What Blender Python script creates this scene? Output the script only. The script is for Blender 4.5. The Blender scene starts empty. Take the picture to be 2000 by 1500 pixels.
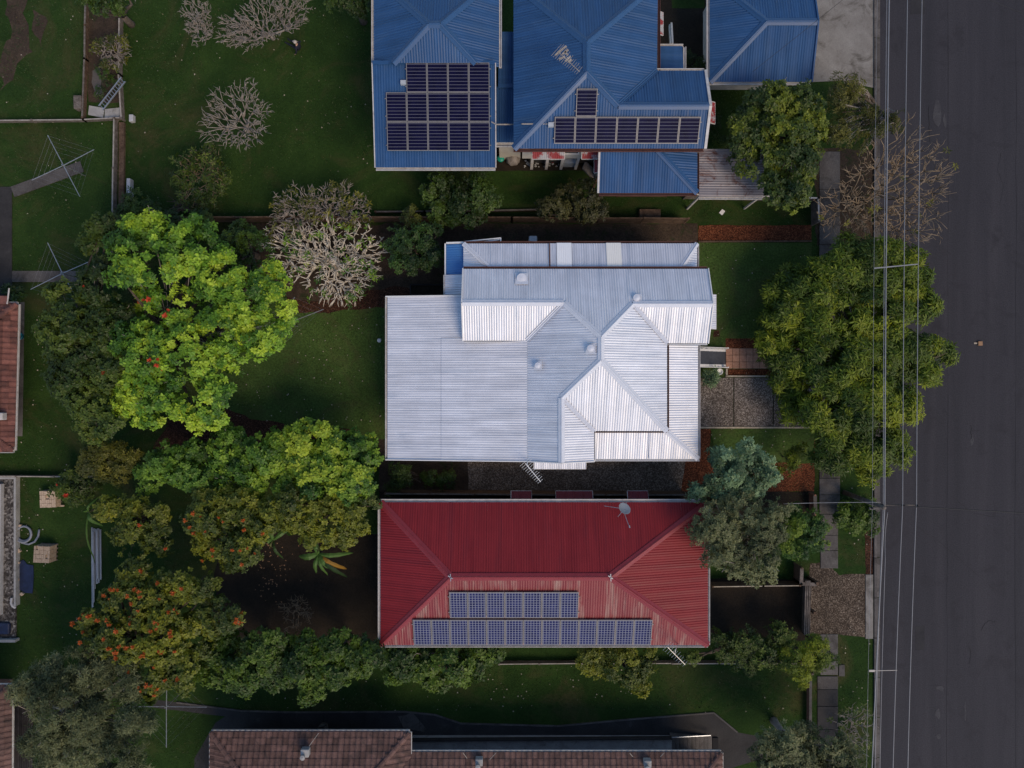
import bpy, bmesh, math, random
import numpy as np
from mathutils import Vector, Matrix, noise as mnoise

# ------------------------------------------------------------------ camera, sky, sun, exposure
SC = bpy.context.scene
COL = SC.collection
CAM_H = 41.0            # drone height in metres, looking straight down
FPX = 1333.33           # focal length in photo pixels (24 mm equivalent)
cam_data = bpy.data.cameras.new('camera')
cam_data.sensor_width = 36.0
cam_data.lens = 24.0
cam_data.clip_end = 2000
cam_data.clip_start = 0.1
cam = bpy.data.objects.new('camera', cam_data)
cam.location = (0, 0, CAM_H)
COL.objects.link(cam)
SC.camera = cam

SUN_EL, SUN_AZ = math.radians(47), math.radians(140)      # azimuth clockwise from +Y: sun towards the lower right
sun_dir = Vector((math.sin(SUN_AZ) * math.cos(SUN_EL), math.cos(SUN_AZ) * math.cos(SUN_EL), math.sin(SUN_EL)))
world = bpy.data.worlds.new('World')
SC.world = world
world.use_nodes = True
wn = world.node_tree.nodes
sky = wn.new('ShaderNodeTexSky')
sky.sky_type = 'NISHITA'
sky.sun_disc = False
sky.sun_elevation = SUN_EL
sky.sun_rotation = SUN_AZ
sky.air_density = 1.0
sky.dust_density = 0.5
sky.ozone_density = 1.6
world.node_tree.links.new(sky.outputs[0], wn['Background'].inputs[0])
wn['Background'].inputs[1].default_value = 0.15
sun_l = bpy.data.lights.new('sun', 'SUN')
sun_l.energy = 2.1
sun_l.angle = math.radians(30)
sun_l.color = (1.0, 0.79, 0.55)
sun = bpy.data.objects.new('sun', sun_l)
sun.rotation_euler = (-sun_dir).to_track_quat('-Z', 'Y').to_euler()
sun.location = (30, -30, 60)
COL.objects.link(sun)
SC.view_settings.view_transform = 'Standard'
SC.view_settings.look = 'None'
SC.view_settings.exposure = 0.08
SC.view_settings.gamma = 1.0
SC.view_settings.use_curve_mapping = False
SC.cycles.max_bounces = 5
SC.cycles.diffuse_bounces = 2
SC.cycles.glossy_bounces = 2
SC.cycles.transmission_bounces = 3
SC.cycles.transparent_max_bounces = 4

rnd = random.Random(7)
rng = np.random.default_rng(7)


def P(px, py, z=0.0):
    """world point at height z under photo coordinate (2000 x 1500)"""
    d = (CAM_H - z) / FPX
    return Vector(((px - 1000) * d, (750 - py) * d, z))


def px2m(n, z=0.0):
    return n * (CAM_H - z) / FPX


# ------------------------------------------------------------------ materials
MATS = {}


def new_mat(name):
    m = bpy.data.materials.new(name)
    m.use_nodes = True
    MATS[name] = m
    nt = m.node_tree
    return m, nt, nt.nodes, nt.links, nt.nodes['Principled BSDF']


def ramp(N, stops):
    r = N.new('ShaderNodeValToRGB')
    e = r.color_ramp.elements
    while len(e) > 1:
        e.remove(e[-1])
    e[0].position = stops[0][0]
    e[0].color = (*stops[0][1], 1)
    for p, c in stops[1:]:
        k = e.new(p)
        k.color = (*c, 1)
    return r


def mixc(N, L, fac, a, b, mode='MIX'):
    m = N.new('ShaderNodeMix')
    m.data_type = 'RGBA'
    m.blend_type = mode
    for s, v in ((0, fac), (6, a), (7, b)):
        if hasattr(v, 'links') or isinstance(v, bpy.types.NodeSocket):
            L.new(v, m.inputs[s])
        elif isinstance(v, (int, float)):
            m.inputs[s].default_value = v
        else:
            m.inputs[s].default_value = (*v, 1)
    return m.outputs[2]


def tex_noise(N, L, vec, scale, detail=4, rough=0.6, dist=0.0):
    t = N.new('ShaderNodeTexNoise')
    t.inputs['Scale'].default_value = scale
    t.inputs['Detail'].default_value = detail
    t.inputs['Roughness'].default_value = rough
    t.inputs['Distortion'].default_value = dist
    L.new(vec, t.inputs['Vector'])
    return t.outputs['Fac']


def wpos(N):
    return N.new('ShaderNodeNewGeometry').outputs['Position']


def scaled(N, L, vec, s, rot=(0, 0, 0)):
    mp = N.new('ShaderNodeMapping')
    mp.inputs['Scale'].default_value = s
    mp.inputs['Rotation'].default_value = rot
    L.new(vec, mp.inputs['Vector'])
    return mp.outputs[0]


def bump(N, L, bsdf, h, strength, dist):
    b = N.new('ShaderNodeBump')
    b.inputs['Strength'].default_value = strength
    b.inputs['Distance'].default_value = dist
    L.new(h, b.inputs['Height'])
    L.new(b.outputs[0], bsdf.inputs['Normal'])


def mat_noise(name, stops, scale=1.5, rough=0.8, fine=None, bumpd=0.0, bscale=20, metallic=0.0, spec=0.3, obj_rand=0.0, dist=0.4, dirt=None, mscale=None):
    """colour from a large noise over world position, fine grain, optional dirt stains and per-object tint"""
    m, nt, N, L, B = new_mat(name)
    v = wpos(N)
    if mscale:
        v = scaled(N, L, v, mscale)
    r = ramp(N, stops)
    L.new(tex_noise(N, L, v, scale, 5, 0.62, dist), r.inputs[0])
    c = r.outputs[0]
    if fine:
        amt, fs = fine
        g = ramp(N, [(0.3, (1 - amt,) * 3), (0.7, (1 + amt,) * 3)])
        L.new(tex_noise(N, L, wpos(N), fs, 3, 0.7), g.inputs[0])
        c = mixc(N, L, 1.0, c, g.outputs[0], 'MULTIPLY')
    if dirt:
        col, ds, lo, hi = dirt
        dr = ramp(N, [(lo, (0, 0, 0)), (hi, (1, 1, 1))])
        L.new(tex_noise(N, L, wpos(N), ds, 6, 0.7, 0.8), dr.inputs[0])
        c = mixc(N, L, dr.outputs[0], c, col)
    if obj_rand:
        oi = N.new('ShaderNodeObjectInfo')
        g = ramp(N, [(0.0, (1 - obj_rand,) * 3), (1.0, (1 + obj_rand,) * 3)])
        L.new(oi.outputs['Random'], g.inputs[0])
        c = mixc(N, L, 1.0, c, g.outputs[0], 'MULTIPLY')
    L.new(c, B.inputs['Base Color'])
    B.inputs['Roughness'].default_value = rough
    B.inputs['Metallic'].default_value = metallic
    B.inputs['Specular IOR Level'].default_value = spec
    if bumpd:
        bump(N, L, B, tex_noise(N, L, wpos(N), bscale, 4, 0.7), 0.8, bumpd)
    return m


def mat_chips(name, stops, scale, rough=0.9, bumpd=0.03, big=None):
    """gravel, wood chips, exposed aggregate: random-coloured voronoi cells"""
    m, nt, N, L, B = new_mat(name)
    v = wpos(N)
    vo = N.new('ShaderNodeTexVoronoi')
    vo.inputs['Scale'].default_value = scale
    L.new(v, vo.inputs['Vector'])
    sep = N.new('ShaderNodeSeparateColor')
    L.new(vo.outputs['Color'], sep.inputs[0])
    r = ramp(N, stops)
    L.new(sep.outputs[0], r.inputs[0])
    c = r.outputs[0]
    if big:
        g = ramp(N, [(0.3, (big[0],) * 3), (0.7, (big[1],) * 3)])
        L.new(tex_noise(N, L, v, big[2], 5, 0.65, 0.6), g.inputs[0])
        c = mixc(N, L, 1.0, c, g.outputs[0], 'MULTIPLY')
    L.new(c, B.inputs['Base Color'])
    B.inputs['Roughness'].default_value = rough
    B.inputs['Specular IOR Level'].default_value = 0.2
    bump(N, L, B, vo.outputs['Distance'], 0.8, bumpd)
    return m


def mat_roof(name, col, streak_axis, metallic=0.0, rough=0.42, fade=None, amt=0.10, spec=0.5, rust=None):
    """painted or bare corrugated sheet with streaks running down the slope"""
    m, nt, N, L, B = new_mat(name)
    v = wpos(N)
    s = (0.28, 3.2, 0.3) if streak_axis == 'x' else (3.2, 0.28, 0.3)
    n1 = tex_noise(N, L, scaled(N, L, v, s), 1.0, 5, 0.65)
    g = ramp(N, [(0.28, (1 - amt,) * 3), (0.72, (1 + amt,) * 3)])
    L.new(n1, g.inputs[0])
    c = mixc(N, L, 1.0, col, g.outputs[0], 'MULTIPLY')
    g2 = ramp(N, [(0.3, (1 - amt * 0.7,) * 3), (0.7, (1 + amt * 0.5,) * 3)])
    L.new(tex_noise(N, L, v, 0.55, 5, 0.6, 0.6), g2.inputs[0])
    c = mixc(N, L, 1.0, c, g2.outputs[0], 'MULTIPLY')
    if fade:
        fr = ramp(N, [(fade[1], (0, 0, 0)), (fade[2], (1, 1, 1))])
        L.new(tex_noise(N, L, scaled(N, L, v, s), 0.8, 5, 0.7, 0.5), fr.inputs[0])
        c = mixc(N, L, fr.outputs[0], c, fade[0])
    if rust:
        fr = ramp(N, [(rust[1], (0, 0, 0)), (rust[2], (1, 1, 1))])
        L.new(tex_noise(N, L, v, 1.1, 6, 0.7, 1.0), fr.inputs[0])
        c = mixc(N, L, fr.outputs[0], c, rust[0])
    L.new(c, B.inputs['Base Color'])
    B.inputs['Metallic'].default_value = metallic
    rr = ramp(N, [(0.3, (rough - 0.07,) * 3), (0.7, (rough + 0.1,) * 3)])
    L.new(n1, rr.inputs[0])
    L.new(rr.outputs[0], B.inputs['Roughness'])
    B.inputs['Specular IOR Level'].default_value = spec
    return m


def mat_leaf(name, rough=0.5, trans=0.25):
    m, nt, N, L, B = new_mat(name)
    at = N.new('ShaderNodeAttribute')
    at.attribute_name = 'leaf_colour'
    L.new(at.outputs['Color'], B.inputs['Base Color'])
    B.inputs['Roughness'].default_value = rough
    B.inputs['Specular IOR Level'].default_value = 0.35
    tr = N.new('ShaderNodeBsdfTranslucent')
    L.new(at.outputs['Color'], tr.inputs['Color'])
    mx = N.new('ShaderNodeMixShader')
    mx.inputs[0].default_value = trans
    L.new(B.outputs[0], mx.inputs[1])
    L.new(tr.outputs[0], mx.inputs[2])
    L.new(mx.outputs[0], N['Material Output'].inputs[0])
    return m


def mat_plain(name, col, rough=0.6, metallic=0.0, spec=0.4, amt=0.12, sc=6.0):
    return mat_noise(name, [(0.3, tuple(c * (1 - amt) for c in col)), (0.7, tuple(min(1, c * (1 + amt)) for c in col))], sc, rough, None, 0, 20, metallic, spec)


# grass
m, nt, N, L, B = new_mat('grass')
v = wpos(N)
r1 = ramp(N, [(0.25, (0.014, 0.032, 0.007)), (0.5, (0.023, 0.050, 0.010)), (0.75, (0.038, 0.072, 0.015))])
L.new(tex_noise(N, L, v, 0.35, 6, 0.68, 0.5), r1.inputs[0])
r2 = ramp(N, [(0.25, (0.55, 0.6, 0.5)), (0.5, (1, 1, 1)), (0.8, (1.6, 1.5, 1.4))])
L.new(tex_noise(N, L, v, 9.0, 5, 0.75), r2.inputs[0])
c = mixc(N, L, 1.0, r1.outputs[0], r2.outputs[0], 'MULTIPLY')
r3 = ramp(N, [(0.50, (0, 0, 0)), (0.70, (0.8, 0.8, 0.8))])
L.new(tex_noise(N, L, v, 0.22, 6, 0.7, 1.2), r3.inputs[0])
r4 = ramp(N, [(0.3, (0.046, 0.046, 0.015)), (0.7, (0.085, 0.072, 0.032))])
L.new(tex_noise(N, L, v, 5.0, 4, 0.7), r4.inputs[0])
c = mixc(N, L, r3.outputs[0], c, r4.outputs[0])
L.new(c, B.inputs['Base Color'])
B.inputs['Roughness'].default_value = 0.9
B.inputs['Specular IOR Level'].default_value = 0.1
bump(N, L, B, tex_noise(N, L, v, 16.0, 4, 0.8), 1.0, 0.06)

mat_noise('lawn', [(0.25, (0.038, 0.068, 0.015)), (0.55, (0.054, 0.094, 0.022)), (0.8, (0.078, 0.124, 0.032))], 0.6, 0.9, (0.4, 9), 0.05, 18, 0, 0.1, dirt=((0.075, 0.070, 0.030), 0.45, 0.50, 0.80))
mat_noise('asphalt', [(0.25, (0.026, 0.025, 0.030)), (0.5, (0.033, 0.031, 0.037)), (0.75, (0.042, 0.039, 0.045))], 0.5, 0.85, (0.34, 15), 0.010, 40, 0, 0.3, dirt=((0.022, 0.020, 0.024), 0.5, 0.55, 0.75), mscale=(2.2, 0.12, 1))
mat_noise('asphalt_patch', [(0.3, (0.024, 0.023, 0.026)), (0.7, (0.036, 0.034, 0.036))], 1.5, 0.9, (0.2, 26), 0.006, 60)
mat_noise('asphalt_pale', [(0.3, (0.036, 0.034, 0.039)), (0.7, (0.062, 0.059, 0.063))], 2.0, 0.85, (0.25, 20), 0.004, 60)
mat_noise('concrete', [(0.3, (0.16, 0.145, 0.13)), (0.7, (0.25, 0.235, 0.215))], 0.8, 0.85, (0.15, 16), 0.006, 40, dirt=((0.06, 0.05, 0.04), 0.7, 0.52, 0.72))
mat_noise('concrete_old', [(0.3, (0.075, 0.066, 0.062)), (0.7, (0.13, 0.118, 0.11))], 0.9, 0.9, (0.22, 14), 0.008, 40, obj_rand=0.22, dirt=((0.028, 0.024, 0.02), 1.0, 0.5, 0.75))
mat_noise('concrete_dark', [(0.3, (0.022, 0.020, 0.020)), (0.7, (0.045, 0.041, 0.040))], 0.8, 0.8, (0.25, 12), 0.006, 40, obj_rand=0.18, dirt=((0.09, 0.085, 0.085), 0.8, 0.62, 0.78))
mat_noise('concrete_pale', [(0.3, (0.26, 0.25, 0.24)), (0.7, (0.40, 0.39, 0.37))], 1.4, 0.8, (0.12, 16), 0.004, 40, dirt=((0.12, 0.11, 0.10), 1.3, 0.55, 0.75))
mat_noise('soil', [(0.3, (0.032, 0.021, 0.014)), (0.7, (0.065, 0.044, 0.029))], 1.2, 0.95, (0.4, 9), 0.05, 14, dirt=((0.016, 0.028, 0.006), 1.4, 0.55, 0.7))
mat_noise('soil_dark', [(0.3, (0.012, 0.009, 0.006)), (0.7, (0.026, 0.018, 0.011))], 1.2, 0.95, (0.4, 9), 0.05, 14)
mat_chips('red_mulch', [(0.0, (0.035, 0.010, 0.004)), (0.5, (0.11, 0.030, 0.012)), (1.0, (0.24, 0.085, 0.038))], 22, big=(0.6, 1.2, 0.9))
mat_chips('brown_mulch', [(0.0, (0.018, 0.008, 0.005)), (0.6, (0.055, 0.022, 0.012)), (1.0, (0.11, 0.05, 0.03))], 20, big=(0.6, 1.2, 0.6))
mat_chips('brown_gravel', [(0.0, (0.04, 0.028, 0.019)), (0.6, (0.095, 0.068, 0.049)), (1.0, (0.23, 0.18, 0.135))], 20, big=(0.55, 1.2, 0.5))
mat_chips('side_gravel', [(0.0, (0.07, 0.05, 0.036)), (0.6, (0.16, 0.118, 0.088)), (1.0, (0.34, 0.275, 0.215))], 20, big=(0.6, 1.2, 0.5))
mat_chips('aggregate', [(0.0, (0.07, 0.055, 0.046)), (0.6, (0.17, 0.14, 0.12)), (1.0, (0.40, 0.35, 0.31))], 22, bumpd=0.012, big=(0.5, 1.2, 0.6))
mat_chips('rubble', [(0.0, (0.03, 0.026, 0.023)), (0.6, (0.085, 0.075, 0.068)), (1.0, (0.24, 0.22, 0.20))], 9, big=(0.6, 1.3, 0.8))
# roofs
WHITE = (0.675, 0.682, 0.725)
for ax in 'xy':
    mat_roof('white_roof_' + ax, WHITE, ax, 0.35, 0.48, ((0.42, 0.47, 0.55), 0.54, 0.80), 0.14, 0.35)
    mat_roof('blue_roof_' + ax, (0.021, 0.072, 0.180), ax, 0.0, 0.5, ((0.055, 0.105, 0.19), 0.55, 0.85), 0.20, 0.32)
    mat_roof('red_roof_' + ax, (0.20, 0.015, 0.019), ax, 0.0, 0.5, ((0.14, 0.014, 0.02), 0.52, 0.8), 0.14, 0.25)
mat_roof('red_roof_faded', (0.22, 0.030, 0.034), 'y', 0.0, 0.45, ((0.33, 0.19, 0.155), 0.47, 0.68), 0.14, 0.35)
mat_roof('rusty_roof', (0.24, 0.22, 0.23), 'x', 0.3, 0.5, None, 0.15, 0.4, ((0.10, 0.035, 0.022), 0.50, 0.66))
mat_roof('bright_blue_roof', (0.045, 0.16, 0.40), 'x', 0.0, 0.4, None, 0.06)
mat_plain('white_cap', (0.62, 0.64, 0.70), 0.5, 0.0, 0.35, 0.06, 3)
mat_plain('blue_cap', (0.022, 0.074, 0.18), 0.42, 0, 0.5, 0.08, 3)
mat_plain('red_cap', (0.23, 0.022, 0.027), 0.42, 0, 0.5, 0.1, 3)
mat_plain('white_paint', (0.74, 0.72, 0.70), 0.5, 0, 0.4, 0.06, 4)
mat_noise('old_white_paint', [(0.3, (0.42, 0.39, 0.37)), (0.7, (0.62, 0.59, 0.56))], 3, 0.6, None, 0, 20, 0, 0.3, dirt=((0.14, 0.08, 0.06), 2.5, 0.6, 0.75))
mat_plain('brown_gutter', (0.10, 0.040, 0.028), 0.5, 0, 0.4, 0.2, 4)
mat_noise('cream_wall', [(0.3, (0.46, 0.42, 0.36)), (0.7, (0.56, 0.52, 0.45))], 2, 0.7, None, 0.004, 8)
mat_noise('brick_wall', [(0.3, (0.16, 0.075, 0.05)), (0.7, (0.24, 0.12, 0.085))], 3, 0.85, (0.2, 12), 0.01, 20)
mat_plain('under_shade', (0.03, 0.027, 0.025), 0.9)  # near-black colour standing in for the shade beneath a raised floor
mat_noise('skylight_sheet', [(0.3, (0.86, 0.88, 0.90)), (0.7, (0.90, 0.90, 0.90))], 2, 0.25, None, 0, 20, 0, 0.6)
mat_noise('cream_skylight_sheet', [(0.3, (0.84, 0.82, 0.75)), (0.7, (0.88, 0.86, 0.80))], 2, 0.3, None, 0, 20, 0, 0.6)
mat_plain('red_awning', (0.20, 0.022, 0.030), 0.5)
mat_noise('peeling_red', [(0.42, (0.34, 0.33, 0.33)), (0.52, (0.24, 0.025, 0.028))], 2.0, 0.55, (0.2, 15))
mat_plain('galvanised', (0.42, 0.43, 0.45), 0.4, 0.7, 0.5, 0.12)
mat_plain('antenna_metal', (0.55, 0.53, 0.50), 0.45, 0.5)
mat_noise('timber_grey', [(0.3, (0.085, 0.068, 0.055)), (0.7, (0.19, 0.16, 0.14))], 3, 0.9, (0.3, 12), 0.01, 25)
mat_noise('timber_brown', [(0.3, (0.06, 0.035, 0.022)), (0.7, (0.14, 0.09, 0.06))], 3, 0.9, (0.3, 12), 0.01, 25)
mat_noise('timber_pale', [(0.3, (0.30, 0.25, 0.19)), (0.7, (0.48, 0.41, 0.32))], 4, 0.9, (0.3, 14), 0.006, 25)
mat_noise('dark_deck', [(0.3, (0.018, 0.015, 0.015)), (0.7, (0.035, 0.03, 0.03))], 3, 0.8, (0.25, 15), obj_rand=0.3)
mat_noise('fence_cap', [(0.3, (0.24, 0.21, 0.18)), (0.7, (0.40, 0.36, 0.32))], 2, 0.85, (0.2, 12))
mat_noise('roof_tile', [(0.3, (0.105, 0.042, 0.034)), (0.7, (0.19, 0.078, 0.060))], 1.2, 0.85, (0.22, 14), 0.006, 40, obj_rand=0.32, dirt=((0.045, 0.032, 0.03), 1.5, 0.5, 0.75))
mat_noise('roof_tile_brown', [(0.3, (0.085, 0.048, 0.040)), (0.7, (0.15, 0.085, 0.070))], 1.2, 0.85, (0.22, 14), 0.006, 40, obj_rand=0.30, dirt=((0.035, 0.028, 0.026), 1.5, 0.5, 0.75))
mat_noise('terracotta_paver', [(0.3, (0.36, 0.18, 0.115)), (0.7, (0.50, 0.28, 0.19))], 5, 0.85, (0.15, 14), obj_rand=0.14)
mat_noise('sandstone', [(0.3, (0.33, 0.24, 0.17)), (0.7, (0.48, 0.37, 0.27))], 5, 0.9, (0.2, 20), obj_rand=0.2)
mat_noise('bark', [(0.3, (0.05, 0.038, 0.028)), (0.7, (0.12, 0.095, 0.075))], 4, 0.95, (0.3, 14), 0.02, 20)
mat_noise('pale_bark', [(0.3, (0.54, 0.46, 0.36)), (0.7, (0.72, 0.64, 0.52))], 1.8, 0.85, (0.15, 10))
mat_noise('grey_bark', [(0.3, (0.22, 0.185, 0.155)), (0.7, (0.36, 0.31, 0.27))], 1.8, 0.85, (0.2, 10))
mat_noise('tan_bark', [(0.3, (0.20, 0.14, 0.085)), (0.7, (0.36, 0.27, 0.18))], 1.8, 0.85, (0.2, 10))
mat_leaf('foliage')
mat_leaf('glossy_foliage', 0.34, 0.18)
mat_leaf('petal', 0.55, 0.3)
mat_plain('wire_grey', (0.27, 0.265, 0.27), 0.5, 0.3)
mat_plain('wire_dark', (0.018, 0.017, 0.02), 0.6)
mat_plain('pipe_grey', (0.42, 0.41, 0.41), 0.45)
mat_plain('conduit_grey', (0.22, 0.23, 0.26), 0.5)
mat_plain('blue_tarp', (0.012, 0.02, 0.055), 0.55, 0, 0.4, 0.4, 3)
mat_noise('grey_tarp', [(0.3, (0.16, 0.135, 0.12)), (0.7, (0.27, 0.24, 0.22))], 3, 0.7, (0.2, 10), 0.05, 6)
mat_plain('green_plastic', (0.01, 0.27, 0.19), 0.4)
mat_plain('teal_plastic', (0.03, 0.25, 0.36), 0.4)
mat_plain('pale_plastic', (0.42, 0.44, 0.46), 0.4)
mat_plain('navy_cloth', (0.008, 0.009, 0.022), 0.85)
mat_plain('skin', (0.50, 0.30, 0.21), 0.6)
mat_plain('pale_cap', (0.45, 0.40, 0.35), 0.8)
mat_plain('dish_grey', (0.26, 0.28, 0.30), 0.4)
mat_plain('window_glass', (0.03, 0.04, 0.05), 0.08, 0, 0.6)
mat_plain('tread_grey', (0.045, 0.048, 0.058), 0.5, 0, 0.4, 0.25, 5)
mat_plain('cardboard', (0.30, 0.17, 0.09), 0.8)
mat_plain('yellow_leafy', (0.5, 0.36, 0.02), 0.6)
mat_plain('crack_black', (0.012, 0.011, 0.012), 0.9)

for nm, ca, cb, cell in (('panel_navy', (0.006, 0.006, 0.028), (0.10, 0.10, 0.13), (1.2, 0.168)), ('panel_blue', (0.020, 0.024, 0.090), (0.23, 0.24, 0.29), (0.158, 0.150))):
    m, nt, N, L, B = new_mat(nm)
    tc = N.new('ShaderNodeTexCoord').outputs['Object']
    sp = N.new('ShaderNodeSeparateXYZ')
    L.new(tc, sp.inputs[0])
    facs = []
    for k in (0, 1):
        d = N.new('ShaderNodeMath'); d.operation = 'DIVIDE'; d.inputs[1].default_value = cell[k]
        L.new(sp.outputs[k], d.inputs[0])
        f = N.new('ShaderNodeMath'); f.operation = 'FRACT'
        L.new(d.outputs[0], f.inputs[0])
        s = N.new('ShaderNodeMath'); s.operation = 'SUBTRACT'; s.inputs[1].default_value = 0.5
        L.new(f.outputs[0], s.inputs[0])
        a = N.new('ShaderNodeMath'); a.operation = 'ABSOLUTE'
        L.new(s.outputs[0], a.inputs[0])
        g = N.new('ShaderNodeMath'); g.operation = 'LESS_THAN'; g.inputs[1].default_value = 0.09
        L.new(a.outputs[0], g.inputs[0])
        facs.append(g.outputs[0])
    if nm == 'panel_navy':
        fac = facs[1]
    else:
        mx = N.new('ShaderNodeMath'); mx.operation = 'MAXIMUM'
        L.new(facs[0], mx.inputs[0]); L.new(facs[1], mx.inputs[1])
        fac = mx.outputs[0]
    g = ramp(N, [(0.3, (0.75,) * 3), (0.7, (1.3,) * 3)])
    L.new(tex_noise(N, L, wpos(N), 2.5, 3), g.inputs[0])
    ca2 = mixc(N, L, 1.0, ca, g.outputs[0], 'MULTIPLY')
    L.new(mixc(N, L, fac, ca2, cb), B.inputs['Base Color'])
    B.inputs['Roughness'].default_value = 0.45
    B.inputs['Specular IOR Level'].default_value = 0.04
mat_plain('panel_frame', (0.24, 0.225, 0.215), 0.5, 0.2)


# ------------------------------------------------------------------ builders
def setp(o, label=None, cat=None, group=None, kind=None):
    if label: o['label'] = label
    if cat: o['category'] = cat
    if group: o['group'] = group
    if kind: o['kind'] = kind
    return o


def thing(name, label, cat, loc=(0, 0, 0), group=None):
    o = bpy.data.objects.new(name, None)
    o.location = Vector(loc)
    o.empty_display_size = 0.3
    COL.objects.link(o)
    return setp(o, label, cat, group)


def world_loc(o):
    v = Vector((0, 0, 0))
    while o is not None:
        v += o.location
        o = o.parent
    return v


class MB:
    """collects shapes in world coordinates, build() links them as one mesh object"""
    def __init__(s):
        s.v, s.f = [], []

    def add(s, vs, fs):
        k = len(s.v)
        s.v += [tuple(x) for x in vs]
        s.f += [tuple(i + k for i in f) for f in fs]
        return s

    def box(s, x0, y0, z0, x1, y1, z1):
        return s.add([(x0, y0, z0), (x1, y0, z0), (x1, y1, z0), (x0, y1, z0), (x0, y0, z1), (x1, y0, z1), (x1, y1, z1), (x0, y1, z1)],
                     [(3, 2, 1, 0), (4, 5, 6, 7), (0, 1, 5, 4), (1, 2, 6, 5), (2, 3, 7, 6), (3, 0, 4, 7)])

    def bar(s, a, b, w, h, up=Vector((0, 0, 1))):
        """beam from a to b, w wide and h tall, centred on the line"""
        a, b = Vector(a), Vector(b)
        d = (b - a)
        if d.length < 1e-6: return s
        d.normalize()
        sd = d.cross(up)
        if sd.length < 1e-4: sd = d.cross(Vector((0, 1, 0)))
        sd.normalize()
        u = sd.cross(d).normalized()
        q = [(-1, -1), (1, -1), (1, 1), (-1, 1)]
        vs = [p + sd * (i * w / 2) + u * (j * h / 2) for p in (a, b) for i, j in q]
        return s.add(vs, [(0, 1, 2, 3), (7, 6, 5, 4), (0, 4, 5, 1), (1, 5, 6, 2), (2, 6, 7, 3), (3, 7, 4, 0)])

    def tube(s, a, b, r0, r1=None, n=6, caps=True):
        a, b = Vector(a), Vector(b)
        r1 = r0 if r1 is None else r1
        d = b - a
        if d.length < 1e-6: return s
        d.normalize()
        sd = d.cross(Vector((0, 0, 1)))
        if sd.length < 1e-3: sd = Vector((1, 0, 0))
        sd.normalize()
        u = sd.cross(d)
        vs = [p + (sd * math.cos(t) + u * math.sin(t)) * r for p, r in ((a, r0), (b, r1)) for t in [2 * math.pi * i / n for i in range(n)]]
        fs = [(i, (i + 1) % n, n + (i + 1) % n, n + i) for i in range(n)]
        if caps: fs += [tuple(range(n))[::-1], tuple(range(n, 2 * n))]
        return s.add(vs, fs)

    def poly(s, pts, r, n=6):
        """tube along a polyline; r number or list"""
        pts = [Vector(p) for p in pts]
        rs = r if isinstance(r, (list, tuple)) else [r] * len(pts)
        ring = []
        for i, p in enumerate(pts):
            d = (pts[min(i + 1, len(pts) - 1)] - pts[max(i - 1, 0)]).normalized()
            sd = d.cross(Vector((0, 0, 1)))
            if sd.length < 1e-3: sd = Vector((1, 0, 0))
            sd.normalize()
            u = sd.cross(d)
            ring += [p + (sd * math.cos(2 * math.pi * k / n) + u * math.sin(2 * math.pi * k / n)) * rs[i] for k in range(n)]
        fs = []
        for i in range(len(pts) - 1):
            for k in range(n):
                fs.append((i * n + k, i * n + (k + 1) % n, (i + 1) * n + (k + 1) % n, (i + 1) * n + k))
        fs += [tuple(range(n))[::-1], tuple(range((len(pts) - 1) * n, len(pts) * n))]
        return s.add(ring, fs)

    def prism(s, pts, z0, z1):
        n = len(pts)
        vs = [(p[0], p[1], z0) for p in pts] + [(p[0], p[1], z1) for p in pts]
        return s.add(vs, [tuple(range(n))[::-1], tuple(range(n, 2 * n))] + [(i, (i + 1) % n, n + (i + 1) % n, n + i) for i in range(n)])

    def lathe(s, c, prof, n=16, axis=None):
        c = Vector(c)
        M = Matrix.Identity(3) if axis is None else Vector((0, 0, 1)).rotation_difference(Vector(axis)).to_matrix()
        vs = [c + M @ Vector((r * math.cos(2 * math.pi * k / n), r * math.sin(2 * math.pi * k / n), z)) for r, z in prof for k in range(n)]
        fs = [(i * n + k, i * n + (k + 1) % n, (i + 1) * n + (k + 1) % n, (i + 1) * n + k) for i in range(len(prof) - 1) for k in range(n)]
        fs += [tuple(range(n))[::-1], tuple(range((len(prof) - 1) * n, len(prof) * n))]
        return s.add(vs, fs)

    def build(s, name, mat, parent=None, smooth=False, bevel=0, loc=None):
        if parent is not None:
            o0 = world_loc(parent)
        elif loc is not None:
            o0 = Vector(loc)
        else:
            a = np.array(s.v)
            o0 = Vector(((a[:, 0].min() + a[:, 0].max()) / 2, (a[:, 1].min() + a[:, 1].max()) / 2, a[:, 2].min()))
        me = bpy.data.meshes.new(name)
        me.from_pydata([(x - o0.x, y - o0.y, z - o0.z) for x, y, z in s.v], [], s.f)
        bm = bmesh.new(); bm.from_mesh(me)
        bmesh.ops.recalc_face_normals(bm, faces=bm.faces)
        bm.to_mesh(me); bm.free()
        if smooth: me.shade_smooth()
        me.materials.append(MATS[mat])
        o = bpy.data.objects.new(name, me)
        COL.objects.link(o)
        if parent is not None: o.parent = parent
        else: o.location = o0
        if bevel:
            b = o.modifiers.new('bevel', 'BEVEL'); b.width = bevel; b.segments = 1; b.limit_method = 'ANGLE'
        return o


def obj_copy(o, parent=None):
    c = o.copy()
    COL.objects.link(c)
    c.parent = parent
    return c


def jitter_poly(pts, amp, step=0.35, seed=0, closed=True):
    out = []
    n = len(pts)
    for i in range(n):
        a, b = Vector(pts[i]), Vector(pts[(i + 1) % n])
        k = max(1, int((b - a).length / step))
        for j in range(k):
            p = a.lerp(b, j / k)
            if amp:
                q = mnoise.noise_vector(Vector((p.x * 0.9 + seed * 7.3, p.y * 0.9, seed))) + 0.5 * mnoise.noise_vector(Vector((p.x * 3.1, p.y * 3.1 + seed, 2.0)))
                p = p + Vector((q.x, q.y, 0)) * amp
            out.append(p)
    return out


LAYER = [0]
LAID = []


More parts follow.
